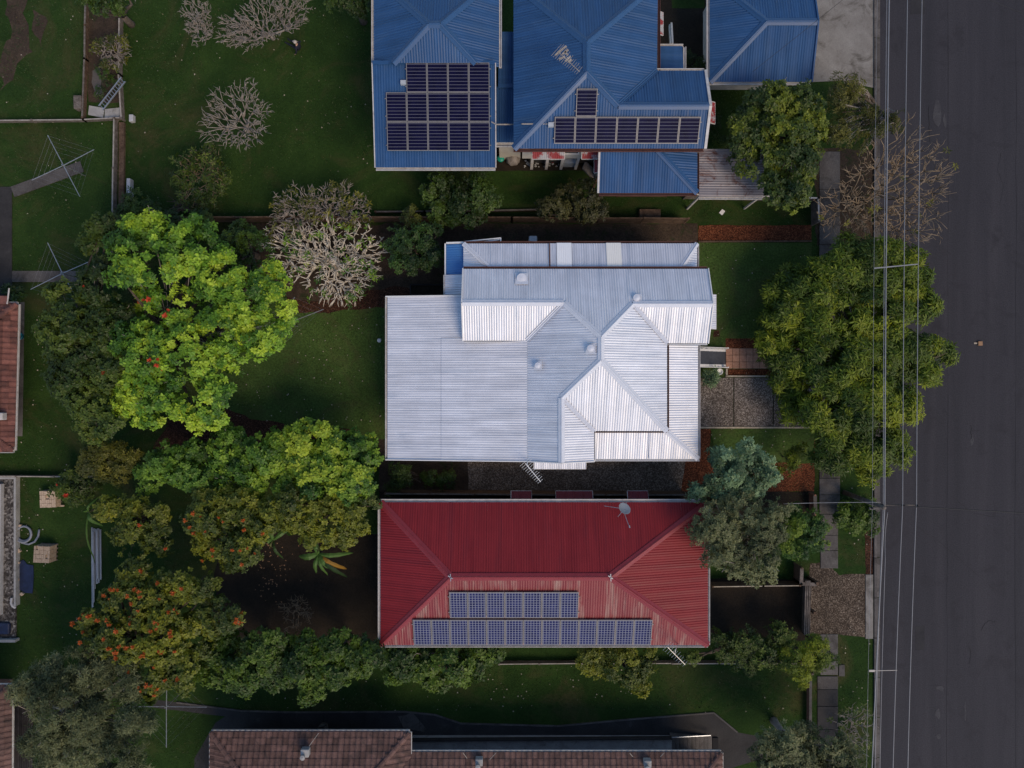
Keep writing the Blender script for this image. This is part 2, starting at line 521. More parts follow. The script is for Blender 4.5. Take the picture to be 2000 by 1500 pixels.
def sheet(name, pxpts, mat, amp=0.0, z=None, kind='structure', thick=0.0, seed=None, parent=None):
    """flat ground sheet laid a few millimetres above the last one"""
    LAYER[0] += 1
    bb = (min(p[0] for p in pxpts), min(p[1] for p in pxpts), max(p[0] for p in pxpts), max(p[1] for p in pxpts))
    if z is None:
        z = 0.004 + max([q[4] for q in LAID if q[0] < bb[2] + 12 and q[2] > bb[0] - 12 and q[1] < bb[3] + 12 and q[3] > bb[1] - 12] + [0.0])
        LAID.append((*bb, z))
    pts = jitter_poly([P(x, y) for x, y in pxpts], amp, seed=LAYER[0] if seed is None else seed) if amp else [P(x, y) for x, y in pxpts]
    mb = MB()
    if thick:
        mb.prism(pts, z - thick, z)
    else:
        mb.add([(p.x, p.y, z) for p in pts], [tuple(range(len(pts)))])
    o = mb.build(name, mat, parent)
    if not thick:
        for p in o.data.polygons:
            if p.normal.z < 0: p.flip()
    if kind and parent is None: o['kind'] = kind
    return o


def rect(x0, y0, x1, y1):
    return [(x0, y0), (x1, y0), (x1, y1), (x0, y1)]


def corr(pts, pitch, amp, lift=0.0, per=6, umin=None, umax=None, phase=0.0):
    """corrugated sheet over a planar roof polygon; the waves run down the slope"""
    A = np.array([tuple(p) for p in pts], float)
    c = A.mean(0)
    _, _, vt = np.linalg.svd(A - c)
    n = vt[2] if vt[2][2] > 0 else -vt[2]
    d = np.array([n[0], n[1], 0.0]); d[2] = -(n[0] ** 2 + n[1] ** 2) / n[2]
    if np.linalg.norm(d) < 1e-6: d = np.array([1.0, 0, 0])
    d /= np.linalg.norm(d)
    u = np.cross(n, d)
    U, V = (A - c) @ u, (A - c) @ d
    lo = U.min() + 1e-4 if umin is None else max(umin, U.min() + 1e-4)
    hi = U.max() - 1e-4 if umax is None else min(umax, U.max() - 1e-4)
    if hi - lo < 0.01: return None
    k = max(2, int(round((hi - lo) / pitch * per)) + 1)
    us = np.linspace(lo, hi, k)
    vs, fs = [], []
    m = len(A)
    for q in us:
        hits = []
        for i in range(m):
            a, b = U[i], U[(i + 1) % m]
            if (a - q) * (b - q) <= 0 and abs(a - b) > 1e-9:
                t = (q - a) / (b - a)
                hits.append(V[i] + t * (V[(i + 1) % m] - V[i]))
        if not hits: hits = [0, 0]
        h = n * (amp * (1.0 + 0.45 * math.cos(2 * math.pi * q / pitch / 5)) * math.sin(2 * math.pi * q / pitch + phase) + lift)
        for w in (min(hits), max(hits)):
            vs.append(tuple(c + u * q + d * w + h))
    for i in range(k - 1):
        fs.append((2 * i, 2 * i + 1, 2 * i + 3, 2 * i + 2))
    mb = MB(); mb.add(vs, fs)
    mb.urange = (U.min(), U.max())
    return mb


def roof_plane(parent, pts, mat, pitch, amp, name='roof_plane', lift=0.0, sheets=None):
    if sheets:
        A = corr(pts, pitch, amp)
        lo, hi = A.urange
        k = 0
        a = lo
        out = []
        while a < hi - 0.02:
            b = min(a + sheets, hi)
            mb = corr(pts, pitch, amp, lift + (0.006 if k % 2 else 0.0), umin=a + 0.004, umax=b)
            if mb: out.append(mb.build('roof_sheet', mat, parent, smooth=True))
            a = b; k += 1
        return out
    return corr(pts, pitch, amp, lift).build(name, mat, parent, smooth=True)


def cap(parent, a, b, mat, w=0.19, drop=0.08, up=0.045, name='ridge_cap'):
    """rolled ridge, hip or valley capping"""
    a, b = Vector(a), Vector(b)
    d = (b - a); d.normalize()
    sd = d.cross(Vector((0, 0, 1))).normalized()
    u = sd.cross(d)
    prof = [(-w, -drop), (-w * 0.32, 0.0), (-w * 0.2, 0.03), (0, 0.045), (w * 0.2, 0.03), (w * 0.32, 0.0), (w, -drop)]
    vs = [p + sd * x + u * (y + up) for p in (a, b) for x, y in prof]
    n = len(prof)
    mb = MB(); mb.add(vs, [(i, i + 1, n + i + 1, n + i) for i in range(n - 1)])
    return mb.build(name, mat, parent)


def gutter(parent, a, b, out, mat, w=0.13, h=0.11, name='gutter', drop=0.03):
    """open gutter: back, floor, front lip"""
    a, b, out = Vector(a), Vector(b), Vector(out).normalized()
    dz = Vector((0, 0, 1))
    mb = MB()
    o0 = -dz * drop
    th = 0.016
    mid = lambda p, ox, oz: p + o0 + out * ox + dz * oz
    mb.bar(mid(a, w / 2, -h), mid(b, w / 2, -h), w, th)
    mb.bar(mid(a, w, -h / 2), mid(b, w, -h / 2), 0.03, h)
    mb.bar(mid(a, 0.005, -h / 2), mid(b, 0.005, -h / 2), th, h)
    return mb.build(name, mat, parent)


def wall_box(parent, x0, y0, x1, y1, z0, z1, mat, name='wall'):
    return MB().box(min(x0, x1), min(y0, y1), z0, max(x0, x1), max(y0, y1), z1).build(name, mat, parent)


def window_on(parent, p, nrm, w, h, frame='white_paint'):
    """window on a wall: p centre on the wall face, nrm outward"""
    p, n = Vector(p), Vector(nrm).normalized()
    sd = Vector((0, 0, 1)).cross(n)
    f = MB()
    up = Vector((0, 0, 1))
    for s in (-1, 1):
        f.bar(p + sd * (s * w / 2) + n * 0.03 - up * (h / 2), p + sd * (s * w / 2) + n * 0.03 + up * (h / 2), 0.07, 0.07, up=n)
        f.bar(p - sd * (w / 2 + 0.035) + n * 0.03 + up * (s * h / 2), p + sd * (w / 2 + 0.035) + n * 0.03 + up * (s * h / 2), 0.07, 0.06)
    o = f.build('window', frame, parent)
    MB().bar(p - sd * (w / 2 - 0.03) + n * 0.012, p + sd * (w / 2 - 0.03) + n * 0.012, 0.02, h - 0.06).build('pane', 'window_glass', o)
    return o


def awning(parent, a, b, out, depth, drop, mat, pitch=0.1):
    """window hood: small sloping corrugated sheet with end brackets"""
    a, b, out = Vector(a), Vector(b), Vector(out).normalized()
    c, d = a + out * depth - Vector((0, 0, drop)), b + out * depth - Vector((0, 0, drop))
    o = corr([a, b, d, c], pitch, 0.012).build('window_awning', mat, parent, smooth=True)
    br = MB()
    for p, q in ((a, c), (b, d)):
        br.bar(p - Vector((0, 0, 0.05)), q - Vector((0, 0, 0.05)), 0.04, 0.07)
    br.bar(c - Vector((0, 0, 0.05)), d - Vector((0, 0, 0.05)), 0.04, 0.07)
    br.build('bracket', 'old_white_paint', o)
    return o


def solar_array(name, label, corner, ux, vy, cells, w, h, face, gap=0.02):
    """corner: top-left of the grid; ux across, vy down the slope (unit); cells: list of (col,row)"""
    corner, ux, vy = Vector(corner), Vector(ux).normalized(), Vector(vy).normalized()
    n = ux.cross(vy).normalized()
    if n.z < 0: n = -n
    root = thing(name, label, 'solar array', corner)
    R = Matrix((ux, -vy, n)).transposed().to_4x4()
    f = MB()
    for x0, x1, y0, y1 in ((0, w, 0, 0.035), (0, w, h - 0.035, h), (0, 0.035, 0.035, h - 0.035), (w - 0.035, w, 0.035, h - 0.035)):
        f.box(x0, -y1, -0.02, x1, -y0, 0.022)
    fo = f.build('frame', 'panel_frame', None, loc=(0, 0, 0))
    fo.location = (0, 0, 0)
    g = MB(); g.box(0.035, -h + 0.035, -0.015, w - 0.035, -0.035, 0.012)
    go = g.build('solar_panel', face, None, loc=(0, 0, 0))
    first = True
    for c, r in cells:
        off = ux * (c * (w + gap)) + vy * (r * (h + gap)) + n * 0.12
        p = go if first else obj_copy(go)
        q = fo if first else obj_copy(fo)
        first = False
        p.parent = root
        p.matrix_local = Matrix.Translation(off) @ R
        q.parent = p
    rails = MB()
    rows = sorted({r for c, r in cells})
    for r in rows:
        cs = [c for c, rr in cells if rr == r]
        for t in (0.2, 0.8):
            a = corner + ux * (min(cs) * (w + gap) - 0.08) + vy * (r * (h + gap) + h * t) + n * 0.07
            b = corner + ux * ((max(cs) + 1) * (w + gap) + 0.06) + vy * (r * (h + gap) + h * t) + n * 0.07
            rails.bar(a, b, 0.04, 0.05, up=n)
    rails.build('mounting_rail', 'panel_frame', root)
    return root


def tile_mesh(mat):
    """one curved roof tile 0.33 x 0.40, origin at its top centre, slope runs along -Y"""
    w, l = 0.315, 0.40
    prof = [(-0.5, 0.0), (-0.36, 0.035), (-0.14, 0.045), (0.06, 0.022), (0.26, 0.006), (0.42, 0.012), (0.5, 0.0)]
    vs = []
    for y, dz in ((0.0, 0.0), (-l, 0.028)):
        vs += [(x * w, y, z + dz) for x, z in prof]
    k = len(prof)
    vs += [(x * w, -l, z + 0.028 - 0.028) for x, z in prof]
    fs = [(i, k + i, k + i + 1, i + 1) for i in range(k - 1)] + [(k + i, 2 * k + i, 2 * k + i + 1, k + i + 1) for i in range(k - 1)]
    me = bpy.data.meshes.new('tile')
    me.from_pydata(vs, [], fs)
    me.materials.append(MATS[mat])
    return me


def inside(poly, x, y):
    r = False
    j = len(poly) - 1
    for i in range(len(poly)):
        xi, yi = poly[i]; xj, yj = poly[j]
        if (yi > y) != (yj > y) and x < (xj - xi) * (y - yi) / (yj - yi) + xi: r = not r
        j = i
    return r


def tile_roof(parent, pts, mat, maxparts=300, view=lambda p: True):
    """tiles laid one by one over a planar roof polygon (each its own object), underlay below"""
    A = np.array([tuple(p) for p in pts], float)
    c = A.mean(0)
    _, _, vt = np.linalg.svd(A - c)
    n = vt[2] if vt[2][2] > 0 else -vt[2]
    d = np.array([n[0], n[1], 0.0]); d[2] = -(n[0] ** 2 + n[1] ** 2) / n[2]
    d /= np.linalg.norm(d)
    u = np.cross(d, n)
    U, V = (A - c) @ u, (A - c) @ d
    poly = list(zip(U, V))
    under = MB(); under.add([tuple(p - n * 0.02) for p in A], [tuple(range(len(A)))])
    under.build('roof_underlay', 'soil_dark', parent)
    me = tile_mesh(mat)
    R = Matrix((Vector(u), Vector(-d), Vector(n))).transposed().to_4x4()
    o0 = world_loc(parent)
    v = V.max() - 0.34
    rest = MB()
    cnt = 0
    row = 0
    while v > V.min() - 0.3:
        x = U.min() + 0.15
        while x < U.max():
            if inside(poly, x, v + 0.2):
                wp = Vector(c + u * x + d * v)
                M = Matrix.Translation(wp) @ R @ Matrix.Rotation(rnd.uniform(-0.012, 0.012), 4, 'Z') @ Matrix.Rotation(rnd.uniform(-0.01, 0.02), 4, 'X')
                if cnt < maxparts and view(wp):
                    o = bpy.data.objects.new('tile', me)
                    COL.objects.link(o)
                    o.parent = parent
                    o.matrix_local = Matrix.Translation(-o0) @ M
                    cnt += 1
                else:
                    rest.add([M @ q.co for q in me.vertices], [tuple(p.vertices) for p in me.polygons])
            x += 0.31
        v -= 0.335
        row += 1
    if rest.v:
        setp(rest.build('far_tiles', mat, parent), kind='stuff')
    return cnt


# ------------------------------------------------------------------ plants
def np_mesh(name, verts, tris_per, colours, mat, parent, nv=4, quads=True):
    """verts (K, nv, 3) leaves; every leaf one quad folded on its midrib"""
    K = verts.shape[0]
    o0 = np.array(world_loc(parent))
    me = bpy.data.meshes.new(name)
    me.vertices.add(K * nv)
    me.vertices.foreach_set('co', (verts - o0).reshape(-1).astype(np.float32))
    if quads:
        idx = np.arange(K)[:, None] * 4 + np.array([[0, 1, 2, 0, 2, 3]])
    else:
        idx = np.arange(K)[:, None] * 3 + np.array([[0, 1, 2]])
    nt_ = idx.size // 3
    me.loops.add(idx.size)
    me.loops.foreach_set('vertex_index', idx.reshape(-1).astype(np.int32))
    me.polygons.add(nt_)
    me.polygons.foreach_set('loop_start', (np.arange(nt_) * 3).astype(np.int32))
    me.update(calc_edges=True)
    a = me.attributes.new('leaf_colour', 'FLOAT_COLOR', 'POINT')
    cc = np.ones((K, nv, 4), np.float32)
    cc[:, :, :3] = colours[:, None, :]
    a.data.foreach_set('color', cc.reshape(-1))
    me.materials.append(MATS[mat])
    o = bpy.data.objects.new(name, me)
    COL.objects.link(o)
    o.parent = parent
    return o


def unit(a):
    return a / np.maximum(np.linalg.norm(a, axis=-1, keepdims=True), 1e-9)


def rosettes(cent, nrm, k, ln, wd, tilt, r_):
    """k leaves around every rosette centre"""
    n = len(cent)
    ref = r_.normal(size=(n, 3))
    t1 = unit(np.cross(nrm, ref)); t2 = np.cross(nrm, t1)
    ang = (np.arange(k)[None, :] / k * 2 * math.pi + r_.uniform(0, 6.28, (n, 1)) + r_.normal(0, 0.3, (n, k)))
    el = r_.uniform(tilt[0], tilt[1], (n, k))
    dr = (t1[:, None] * np.cos(ang)[..., None] + t2[:, None] * np.sin(ang)[..., None]) * np.cos(el)[..., None] + nrm[:, None] * np.sin(el)[..., None]
    sd = unit(np.cross(dr, nrm[:, None]))
    L_ = ln * r_.uniform(0.65, 1.25, (n, k, 1))
    W_ = wd * r_.uniform(0.7, 1.2, (n, k, 1))
    base = cent[:, None] + dr * L_ * 0.08
    tip = cent[:, None] + dr * L_ - nrm[:, None] * L_ * r_.uniform(0, 0.35, (n, k, 1))
    mid = cent[:, None] + dr * L_ * 0.55
    q = np.stack([base, mid + sd * W_ / 2, tip, mid - sd * W_ / 2], axis=2)
    return q.reshape(-1, 4, 3)


FOL = {
    'lime': [(0.38, 0.50, 0.032), (0.23, 0.38, 0.024), (0.10, 0.22, 0.016), (0.038, 0.10, 0.010)],
    'lychee': [(0.26, 0.38, 0.03), (0.15, 0.27, 0.024), (0.066, 0.15, 0.014), (0.032, 0.08, 0.009)],
    'lychee_dark': [(0.17, 0.29, 0.03), (0.085, 0.18, 0.018), (0.041, 0.096, 0.010), (0.025, 0.061, 0.007)],
    'dark': [(0.069, 0.116, 0.013), (0.044, 0.079, 0.008), (0.027, 0.054, 0.007), (0.018, 0.037, 0.005)],
    'left': [(0.100, 0.139, 0.013), (0.065, 0.100, 0.010), (0.039, 0.069, 0.007), (0.025, 0.045, 0.006)],
    'mid': [(0.092, 0.149, 0.011), (0.058, 0.106, 0.008), (0.034, 0.069, 0.007), (0.021, 0.045, 0.005)],
    'olive_yellow': [(0.186, 0.176, 0.016), (0.131, 0.130, 0.013), (0.077, 0.085, 0.010), (0.046, 0.056, 0.007)],
    'yellow_green': [(0.202, 0.211, 0.014), (0.131, 0.149, 0.011), (0.074, 0.096, 0.008), (0.039, 0.060, 0.007)],
    'grey_green': [(0.24, 0.255, 0.12), (0.17, 0.19, 0.08), (0.105, 0.125, 0.05), (0.06, 0.078, 0.03)],
    'olive': [(0.19, 0.205, 0.085), (0.13, 0.145, 0.055), (0.075, 0.09, 0.032), (0.042, 0.054, 0.018)],
    'glaucous': [(0.25, 0.36, 0.18), (0.155, 0.245, 0.11), (0.066, 0.117, 0.052), (0.037, 0.073, 0.032)],
    'poinciana': [(0.249, 0.288, 0.013), (0.143, 0.195, 0.010), (0.080, 0.126, 0.008), (0.045, 0.081, 0.006)],
    'street': [(0.131, 0.125, 0.016), (0.090, 0.091, 0.011), (0.056, 0.062, 0.008), (0.034, 0.043, 0.006)],
}


def crown_points(blobs, zc, flat, sub, dens, r_, depth_fill=0.25, gap=0.16):
    """rosette centres and normals on clumps spread through the crown's volume"""
    C, Nn, G, S = [], [], [], []
    for bi, b in enumerate(blobs):
        px, py, rp = b[:3]
        zz = b[3] if len(b) > 3 else zc + r_.uniform(-0.5, 0.5)
        c = np.array(P(px, py, zz)); r = px2m(rp, zz)
        rz = max(0.35, min(r * flat, zz * 0.85))
        nsub = max(4, int(2.6 * (r / sub) ** 2))
        d = unit(r_.normal(size=(nsub * 2, 3)))
        d = d[d[:, 2] > -0.15][:nsub]
        rad = r_.uniform(0.62, 1.0, (len(d), 1)) ** 0.5
        sc = c + d * rad * np.array([r, r, rz]) * (1 - 0.35 * sub / max(r, sub))
        gn = np.array([mnoise.noise(Vector((q[0] * 1.1, q[1] * 1.1, q[2] * 1.1 + 9.0))) for q in sc]) + r_.normal(0, 0.08, len(sc))
        ok = gn > np.quantile(gn, gap)
        sc, d = sc[ok], d[ok]
        sr = sub * r_.uniform(0.5, 1.3, len(d))
        for k in range(len(sc)):
            m_ = max(4, int(dens * 4 * math.pi * sr[k] ** 2))
            e = unit(r_.normal(size=(m_, 3)) + np.array([0, 0, 0.45]))
            pts = sc[k] + e * sr[k] * r_.uniform(0.55, 1.05, (m_, 1)) * np.array([1, 1, 0.8])
            C.append(pts); Nn.append(unit(e + d[k] * 0.5 + np.array([0, 0, 0.9])))
            G.append(np.full(m_, r_.random())); S.append(np.full(m_, bi))
        nf = int(depth_fill * dens * math.pi * r * r)
        if nf:
            a = r_.uniform(0, 6.28, nf); q = np.sqrt(r_.random(nf)) * 0.8 * r
            C.append(np.stack([c[0] + q * np.cos(a), c[1] + q * np.sin(a), c[2] - rz * r_.uniform(0.0, 0.5, nf)], 1))
            Nn.append(unit(r_.normal(size=(nf, 3)) * 0.5 + np.array([0, 0, 1.0])))
            G.append(r_.random(nf)); S.append(np.full(nf, bi))
    return np.concatenate(C), np.concatenate(Nn), np.concatenate(G), np.concatenate(S)


def leaf_colours(pal, g, k, r_, spread=0.22, cent=None):
    pal = np.array(FOL[pal] if isinstance(pal, str) else pal)
    n = len(g)
    big = np.array([mnoise.noise(Vector((p[0] * 0.45, p[1] * 0.45, p[2] * 0.45))) for p in cent]) if cent is not None else 0
    t = np.clip(g * 0.75 + r_.random(n) * 0.45 - 0.08 - big * 0.75, 0, 0.999) * (len(pal) - 1)
    i = t.astype(int); f = (t - i)[:, None]
    base = pal[i] * (1 - f) + pal[i + 1] * f
    c = np.repeat(base, k, axis=0)
    c = c * r_.uniform(1 - spread, 1 + spread, (len(c), 1))
    return np.clip(c, 0.002, 0.8)


def limbs(mb, base, tips, r0, r_):
    base = Vector(base)
    for t in tips:
        t = Vector(t)
        mid = base.lerp(t, 0.5) + Vector((r_.normal() * 0.25, r_.normal() * 0.25, 0.35))
        mb.poly([base, base.lerp(mid, 0.55) + Vector((0, 0, 0.1)), mid, mid.lerp(t, 0.55), t], [r0, r0 * 0.8, r0 * 0.6, r0 * 0.4, r0 * 0.15], 6)


TREE_SEED = [100]


def tree(name, label, blobs, zc, pal, cat='tree', group=None, leaf=(0.26, 0.10), k=7, dens=7.0, sub=0.55, flat=0.7, tilt=(-0.2, 0.7), mat='foliage', trunk_px=None, trunk_r=0.2, flowers=None, twigs=0, bark='bark', fill=0.3):
    TREE_SEED[0] += 1
    r_ = np.random.default_rng(TREE_SEED[0])
    if trunk_px is None:
        bx = sum(b[0] * b[2] for b in blobs) / sum(b[2] for b in blobs)
        by = sum(b[1] * b[2] for b in blobs) / sum(b[2] for b in blobs)
        q = P(bx, by, zc)
        base = Vector((q.x, q.y, 0))
    else:
        base = P(*trunk_px)
    root = thing(name, label, cat, base, group)
    cent, nrm, g, s = crown_points(blobs, zc, flat, sub, dens, r_, fill)
    lv = rosettes(cent, nrm, k, leaf[0], leaf[1], tilt, r_)
    np_mesh('crown', lv, 2, leaf_colours(pal, g, k, r_, cent=cent), mat, root)
    tb = MB()
    fork = base + Vector((0, 0, max(0.3, zc * 0.35)))
    tb.poly([base - Vector((0, 0, 0.1)), base.lerp(fork, 0.3), fork], [trunk_r * 1.3, trunk_r, trunk_r * 0.85], 8)
    tips = []
    for b in blobs:
        zz = b[3] if len(b) > 3 else zc
        for _ in range(2):
            a = r_.uniform(0, 6.28); q = P(b[0], b[1], zz)
            rr = px2m(b[2], zz) * 0.5
            tips.append(q + Vector((math.cos(a) * rr, math.sin(a) * rr, 0)))
    limbs(tb, fork, tips, trunk_r * 0.6, r_)
    tb.build('trunk', bark, root, smooth=True)
    if twigs:
        tw = MB()
        for _ in range(twigs):
            i = r_.integers(len(cent))
            p = Vector(cent[i]); 
            mid = p.lerp(fork, 0.25) + Vector((r_.normal() * 0.2, r_.normal() * 0.2, 0.1))
            tw.poly([p + Vector(nrm[i]) * 0.2, p, mid, p.lerp(fork, 0.6)], [0.008, 0.014, 0.02, 0.03], 4)
        tw.build('twigs', bark if bark != 'bark' else 'grey_bark', root)
    if flowers:
        put_flowers(root, cent, nrm, flowers, r_)
    return root


FLOWER = {}


def put_flowers(root, cent, nrm, spec, r_):
    """spec: list of (px, py) in view or a count; each flower head an object sharing one mesh"""
    colour, where, size = spec
    key = colour
    if key not in FLOWER:
        q = rosettes(np.zeros((3, 3)) + np.array([[0, 0, 0], [0.04, 0.02, 0.04], [-0.03, 0.03, 0.02]]), unit(np.array([[0, 0, 1.0], [0.4, 0.2, 1], [-0.4, 0.3, 1]])), 7, 0.2, 0.11, (0.1, 0.9), np.random.default_rng(3))
        cols = np.array([colour] * len(q)) * np.random.default_rng(4).uniform(0.7, 1.25, (len(q), 1))
        dummy = thing('dummy', 'x', 'x')
        o = np_mesh('flower', q, 2, cols, 'petal', dummy)
        FLOWER[key] = o.data
        bpy.data.objects.remove(o); bpy.data.objects.remove(dummy)
    o0 = world_loc(root)
    depth = CAM_H - cent[:, 2]
    cx = 1000 + cent[:, 0] * FPX / depth; cy = 750 - cent[:, 1] * FPX / depth
    if isinstance(where, int):
        top = np.argsort(-cent[:, 2] - r_.normal(0, 0.8, len(cent)))[: max(where * 12, 50)]
        idx = list(r_.choice(top, where, replace=False))
    else:
        idx = []
        for x, y in where:
            dd = np.hypot(cx - x, cy - y)
            near = np.where(dd < 12)[0]
            if len(near) == 0: near = np.argsort(dd)[:5]
            idx.append(near[np.argmax(cent[near, 2])])
    for i in idx:
        o = bpy.data.objects.new('flower', FLOWER[key])
        COL.objects.link(o)
        o.parent = root
        o.location = Vector(cent[i]) + Vector((0, 0, 0.08)) - o0
        o.rotation_euler = (r_.uniform(-0.5, 0.5), r_.uniform(-0.5, 0.5), r_.uniform(0, 6.28))
        s = 0.62 * size * r_.uniform(0.6, 1.35)
        o.scale = (s, s, s)


def bare_tree(name, label, blobs, zc, n_tips, bark, group=None, r_tip=0.016, r_base=0.11, flat=0.6, leafpal=None, leafn=0, base_px=None, jit=0.12, cat='tree', fr=(1.0, 0.87, 0.73, 0.58, 0.42, 0.25), low=-0.1, rim=None):
    """leafless tree: tips on a dome, every level joined to the nearest node of the level inside it"""
    TREE_SEED[0] += 1
    r_ = np.random.default_rng(TREE_SEED[0])
    if base_px is None:
        bx = sum(b[0] * b[2] for b in blobs) / sum(b[2] for b in blobs); by = sum(b[1] * b[2] for b in blobs) / sum(b[2] for b in blobs)
        q = P(bx, by, zc); base = Vector((q.x, q.y, 0))
    else:
        base = P(*base_px)
    rim = max(0.45, zc - 1.7) if rim is None else rim
    root = thing(name, label, cat, base, group)
    fork = np.array(base) + np.array([0, 0, 0.5])
    mb = MB(); tk = MB()
    tk.poly([base - Vector((0, 0, 0.1)), base + Vector((0, 0, 0.25)), Vector(fork)], [r_base * 1.5, r_base * 1.2, r_base * 1.1], 8)
    tip_pts = []
    for px, py, rp in [b[:3] for b in blobs]:
        c = np.array(P(px, py, zc)); r = px2m(rp, zc)
        cnt = int(n_tips * rp / sum(b[2] for b in blobs))
        org = fork * 0.55 + np.array([c[0], c[1], 0.5]) * 0.45
        lv = []
        for L_, f in enumerate(fr):
            m_ = max(5, int(cnt * 0.52 ** L_))
            d = unit(r_.normal(size=(m_ * 3, 3)) * np.array([1, 1, 0.8]))
            d = d[d[:, 2] > low][:m_]
            h = np.array([d[:, 0] * r, d[:, 1] * r, 0.15 + (d[:, 2] * flat + 0.35 * (1 - np.abs(d[:, 2]))) * r]).T
            h = h * (r_.uniform(0.8, 1.04, (len(d), 1))) * np.array([[0.93 + 0.42 * mnoise.noise(Vector((math.cos(a_) * 1.7 + px, math.sin(a_) * 1.7 + py, 1.0)))] for a_ in np.arctan2(d[:, 1], d[:, 0])])
            h[:, 2] = np.minimum(h[:, 2], zc - rim + 0.3)
            target = np.array([c[0], c[1], rim]) + h
            lv.append(org + (target - org) * f + r_.normal(0, jit * f, (len(d), 3)) * 0.6)
        rad = [r_tip * (r_base / r_tip * 0.62) ** (i / (len(fr) - 1)) for i in range(len(fr))]
        for L_ in range(len(fr) - 1):
            A_, B_ = lv[L_], lv[L_ + 1]
            for a in A_:
                # prefer parents lying towards the origin
                rel = B_ - a; ad = unit((a - org)[None])[0]
                dd = np.linalg.norm(rel, axis=1) + 0.9 * np.linalg.norm((B_ - org) - ((B_ - org) @ ad)[:, None] * ad, axis=1)
                b = B_[np.argmin(dd)]
                mid = (a + b) / 2 + r_.normal(0, jit * 0.25, 3) + np.array([0, 0, 0.06])
                mb.poly([a, mid, b], [rad[L_] * (0.45 if L_ == 0 else 1.0), (rad[L_] + rad[L_ + 1]) / 2 * 0.95, rad[L_ + 1] * 0.95], 5 if L_ > 0 else 4)
        for a in lv[-1]:
            mid = (a + org) / 2 + r_.normal(0, 0.05, 3)
            mb.poly([a, mid, org, fork], [rad[-1], rad[-1] * 1.1, rad[-1] * 1.25, r_base], 6)
        tip_pts.append(lv[0])
    tk.build('trunk', bark, root, smooth=True)
    mb.build('branches', bark, root, smooth=True)
    if leafn:
        T = np.concatenate(tip_pts)
        i = r_.choice(len(T), min(leafn, len(T)), replace=False)
        T = T[i]
        nn = unit(r_.normal(size=T.shape) * 0.4 + np.array([0, 0, 1.0]))
        np_mesh('crown', rosettes(T, nn, 7, 0.26, 0.09, (-0.1, 0.7), r_), 2, leaf_colours(leafpal, r_.random(len(T)), 7, r_, cent=T), 'foliage', root)
    return root

# ================================================================== the setting
g = MB(); S_ = 400
g.add([(-S_, -S_, 0), (S_, -S_, 0), (S_, S_, 0), (-S_, S_, 0)], [(0, 1, 2, 3)])
setp(g.build('ground', 'grass', None, loc=(0, 0, 0)), kind='structure')

# road with gutter channel and kerb
ROADX = P(1718, 0).x
rd = MB(); rd.add([(ROADX, -150, 0.004), (ROADX + 9.5, -150, 0.004), (ROADX + 9.5, 150, 0.004), (ROADX, 150, 0.004)], [(0, 1, 2, 3)])
road = setp(rd.build('road', 'asphalt', None, loc=(ROADX, 0, 0)), kind='structure')
kerb = MB()
KX0, KX1 = P(1706, 0).x, ROADX
kerb_root = bpy.data.objects.new('kerb', None); COL.objects.link(kerb_root); kerb_root['kind'] = 'structure'; kerb_root.location = (KX0, 0, 0)
y = -32.0
kb = MB().box(KX0, 0, -0.05, KX0 + 0.16, 2.36, 0.11).build('kerb_stone', 'concrete_old', None, loc=(0, 0, 0))
kc = MB().box(KX0 + 0.163, 0, -0.05, KX1 + 0.02, 2.36, 0.014).build('channel', 'concrete_old', None, loc=(0, 0, 0))
first = True
while y < 32:
    for src in (kb, kc):
        o = src if first else obj_copy(src)
        o.parent = kerb_root
        o.location = (-KX0, y, rnd.uniform(-0.006, 0.006))
    first = False
    y += 2.4
# road patches, repairs and cracks
sheet('road_patch', rect(1778, -20, 1806, 28), 'asphalt_patch', 0.02, z=0.010)
sheet('road_patch', [(1788, 1224), (1806, 1222), (1806, 1270), (1788, 1270)], 'asphalt_patch', 0.02, z=0.010)
for (x, y, w, h) in ((1832, 222, 11, 26), (1846, 236, 4, 16), (1898, 858, 3, 14), (1832, 1395, 6, 12), (1834, 1436, 6, 7), (1886, 1390, 2, 22), (1836, 1345, 8, 5)):
    sheet('worn_patch', [(x + w * math.cos(a * 0.7) * rnd.uniform(0.6, 1.2), y + h * math.sin(a * 0.7) * rnd.uniform(0.6, 1.2)) for a in range(9)], 'asphalt_pale', 0.12, z=0.011 + 0.0002 * LAYER[0])


def crack(pts, w):
    pts = [P(*p, 0.012) for p in pts]
    q = []
    for a, b in zip(pts, pts[1:]):
        for j in range(6):
            p = a.lerp(b, j / 6)
            q.append(p + Vector((rnd.uniform(-1, 1), rnd.uniform(-1, 1), 0)) * 0.035)
    q.append(pts[-1])
    mb = MB()
    vs, fs = [], []
    for i, p in enumerate(q):
        d = (q[min(i + 1, len(q) - 1)] - q[max(0, i - 1)]).normalized()
        sd = Vector((-d.y, d.x, 0)) * w * rnd.uniform(0.4, 1.1)
        vs += [p + sd, p - sd]
    fs = [(2 * i, 2 * i + 1, 2 * i + 3, 2 * i + 2) for i in range(len(q) - 1)]
    mb.add(vs, fs)
    o = mb.build('road_crack', 'crack_black', None)
    for p in o.data.polygons:
        if p.normal.z < 0: p.flip()
    o['kind'] = 'structure'


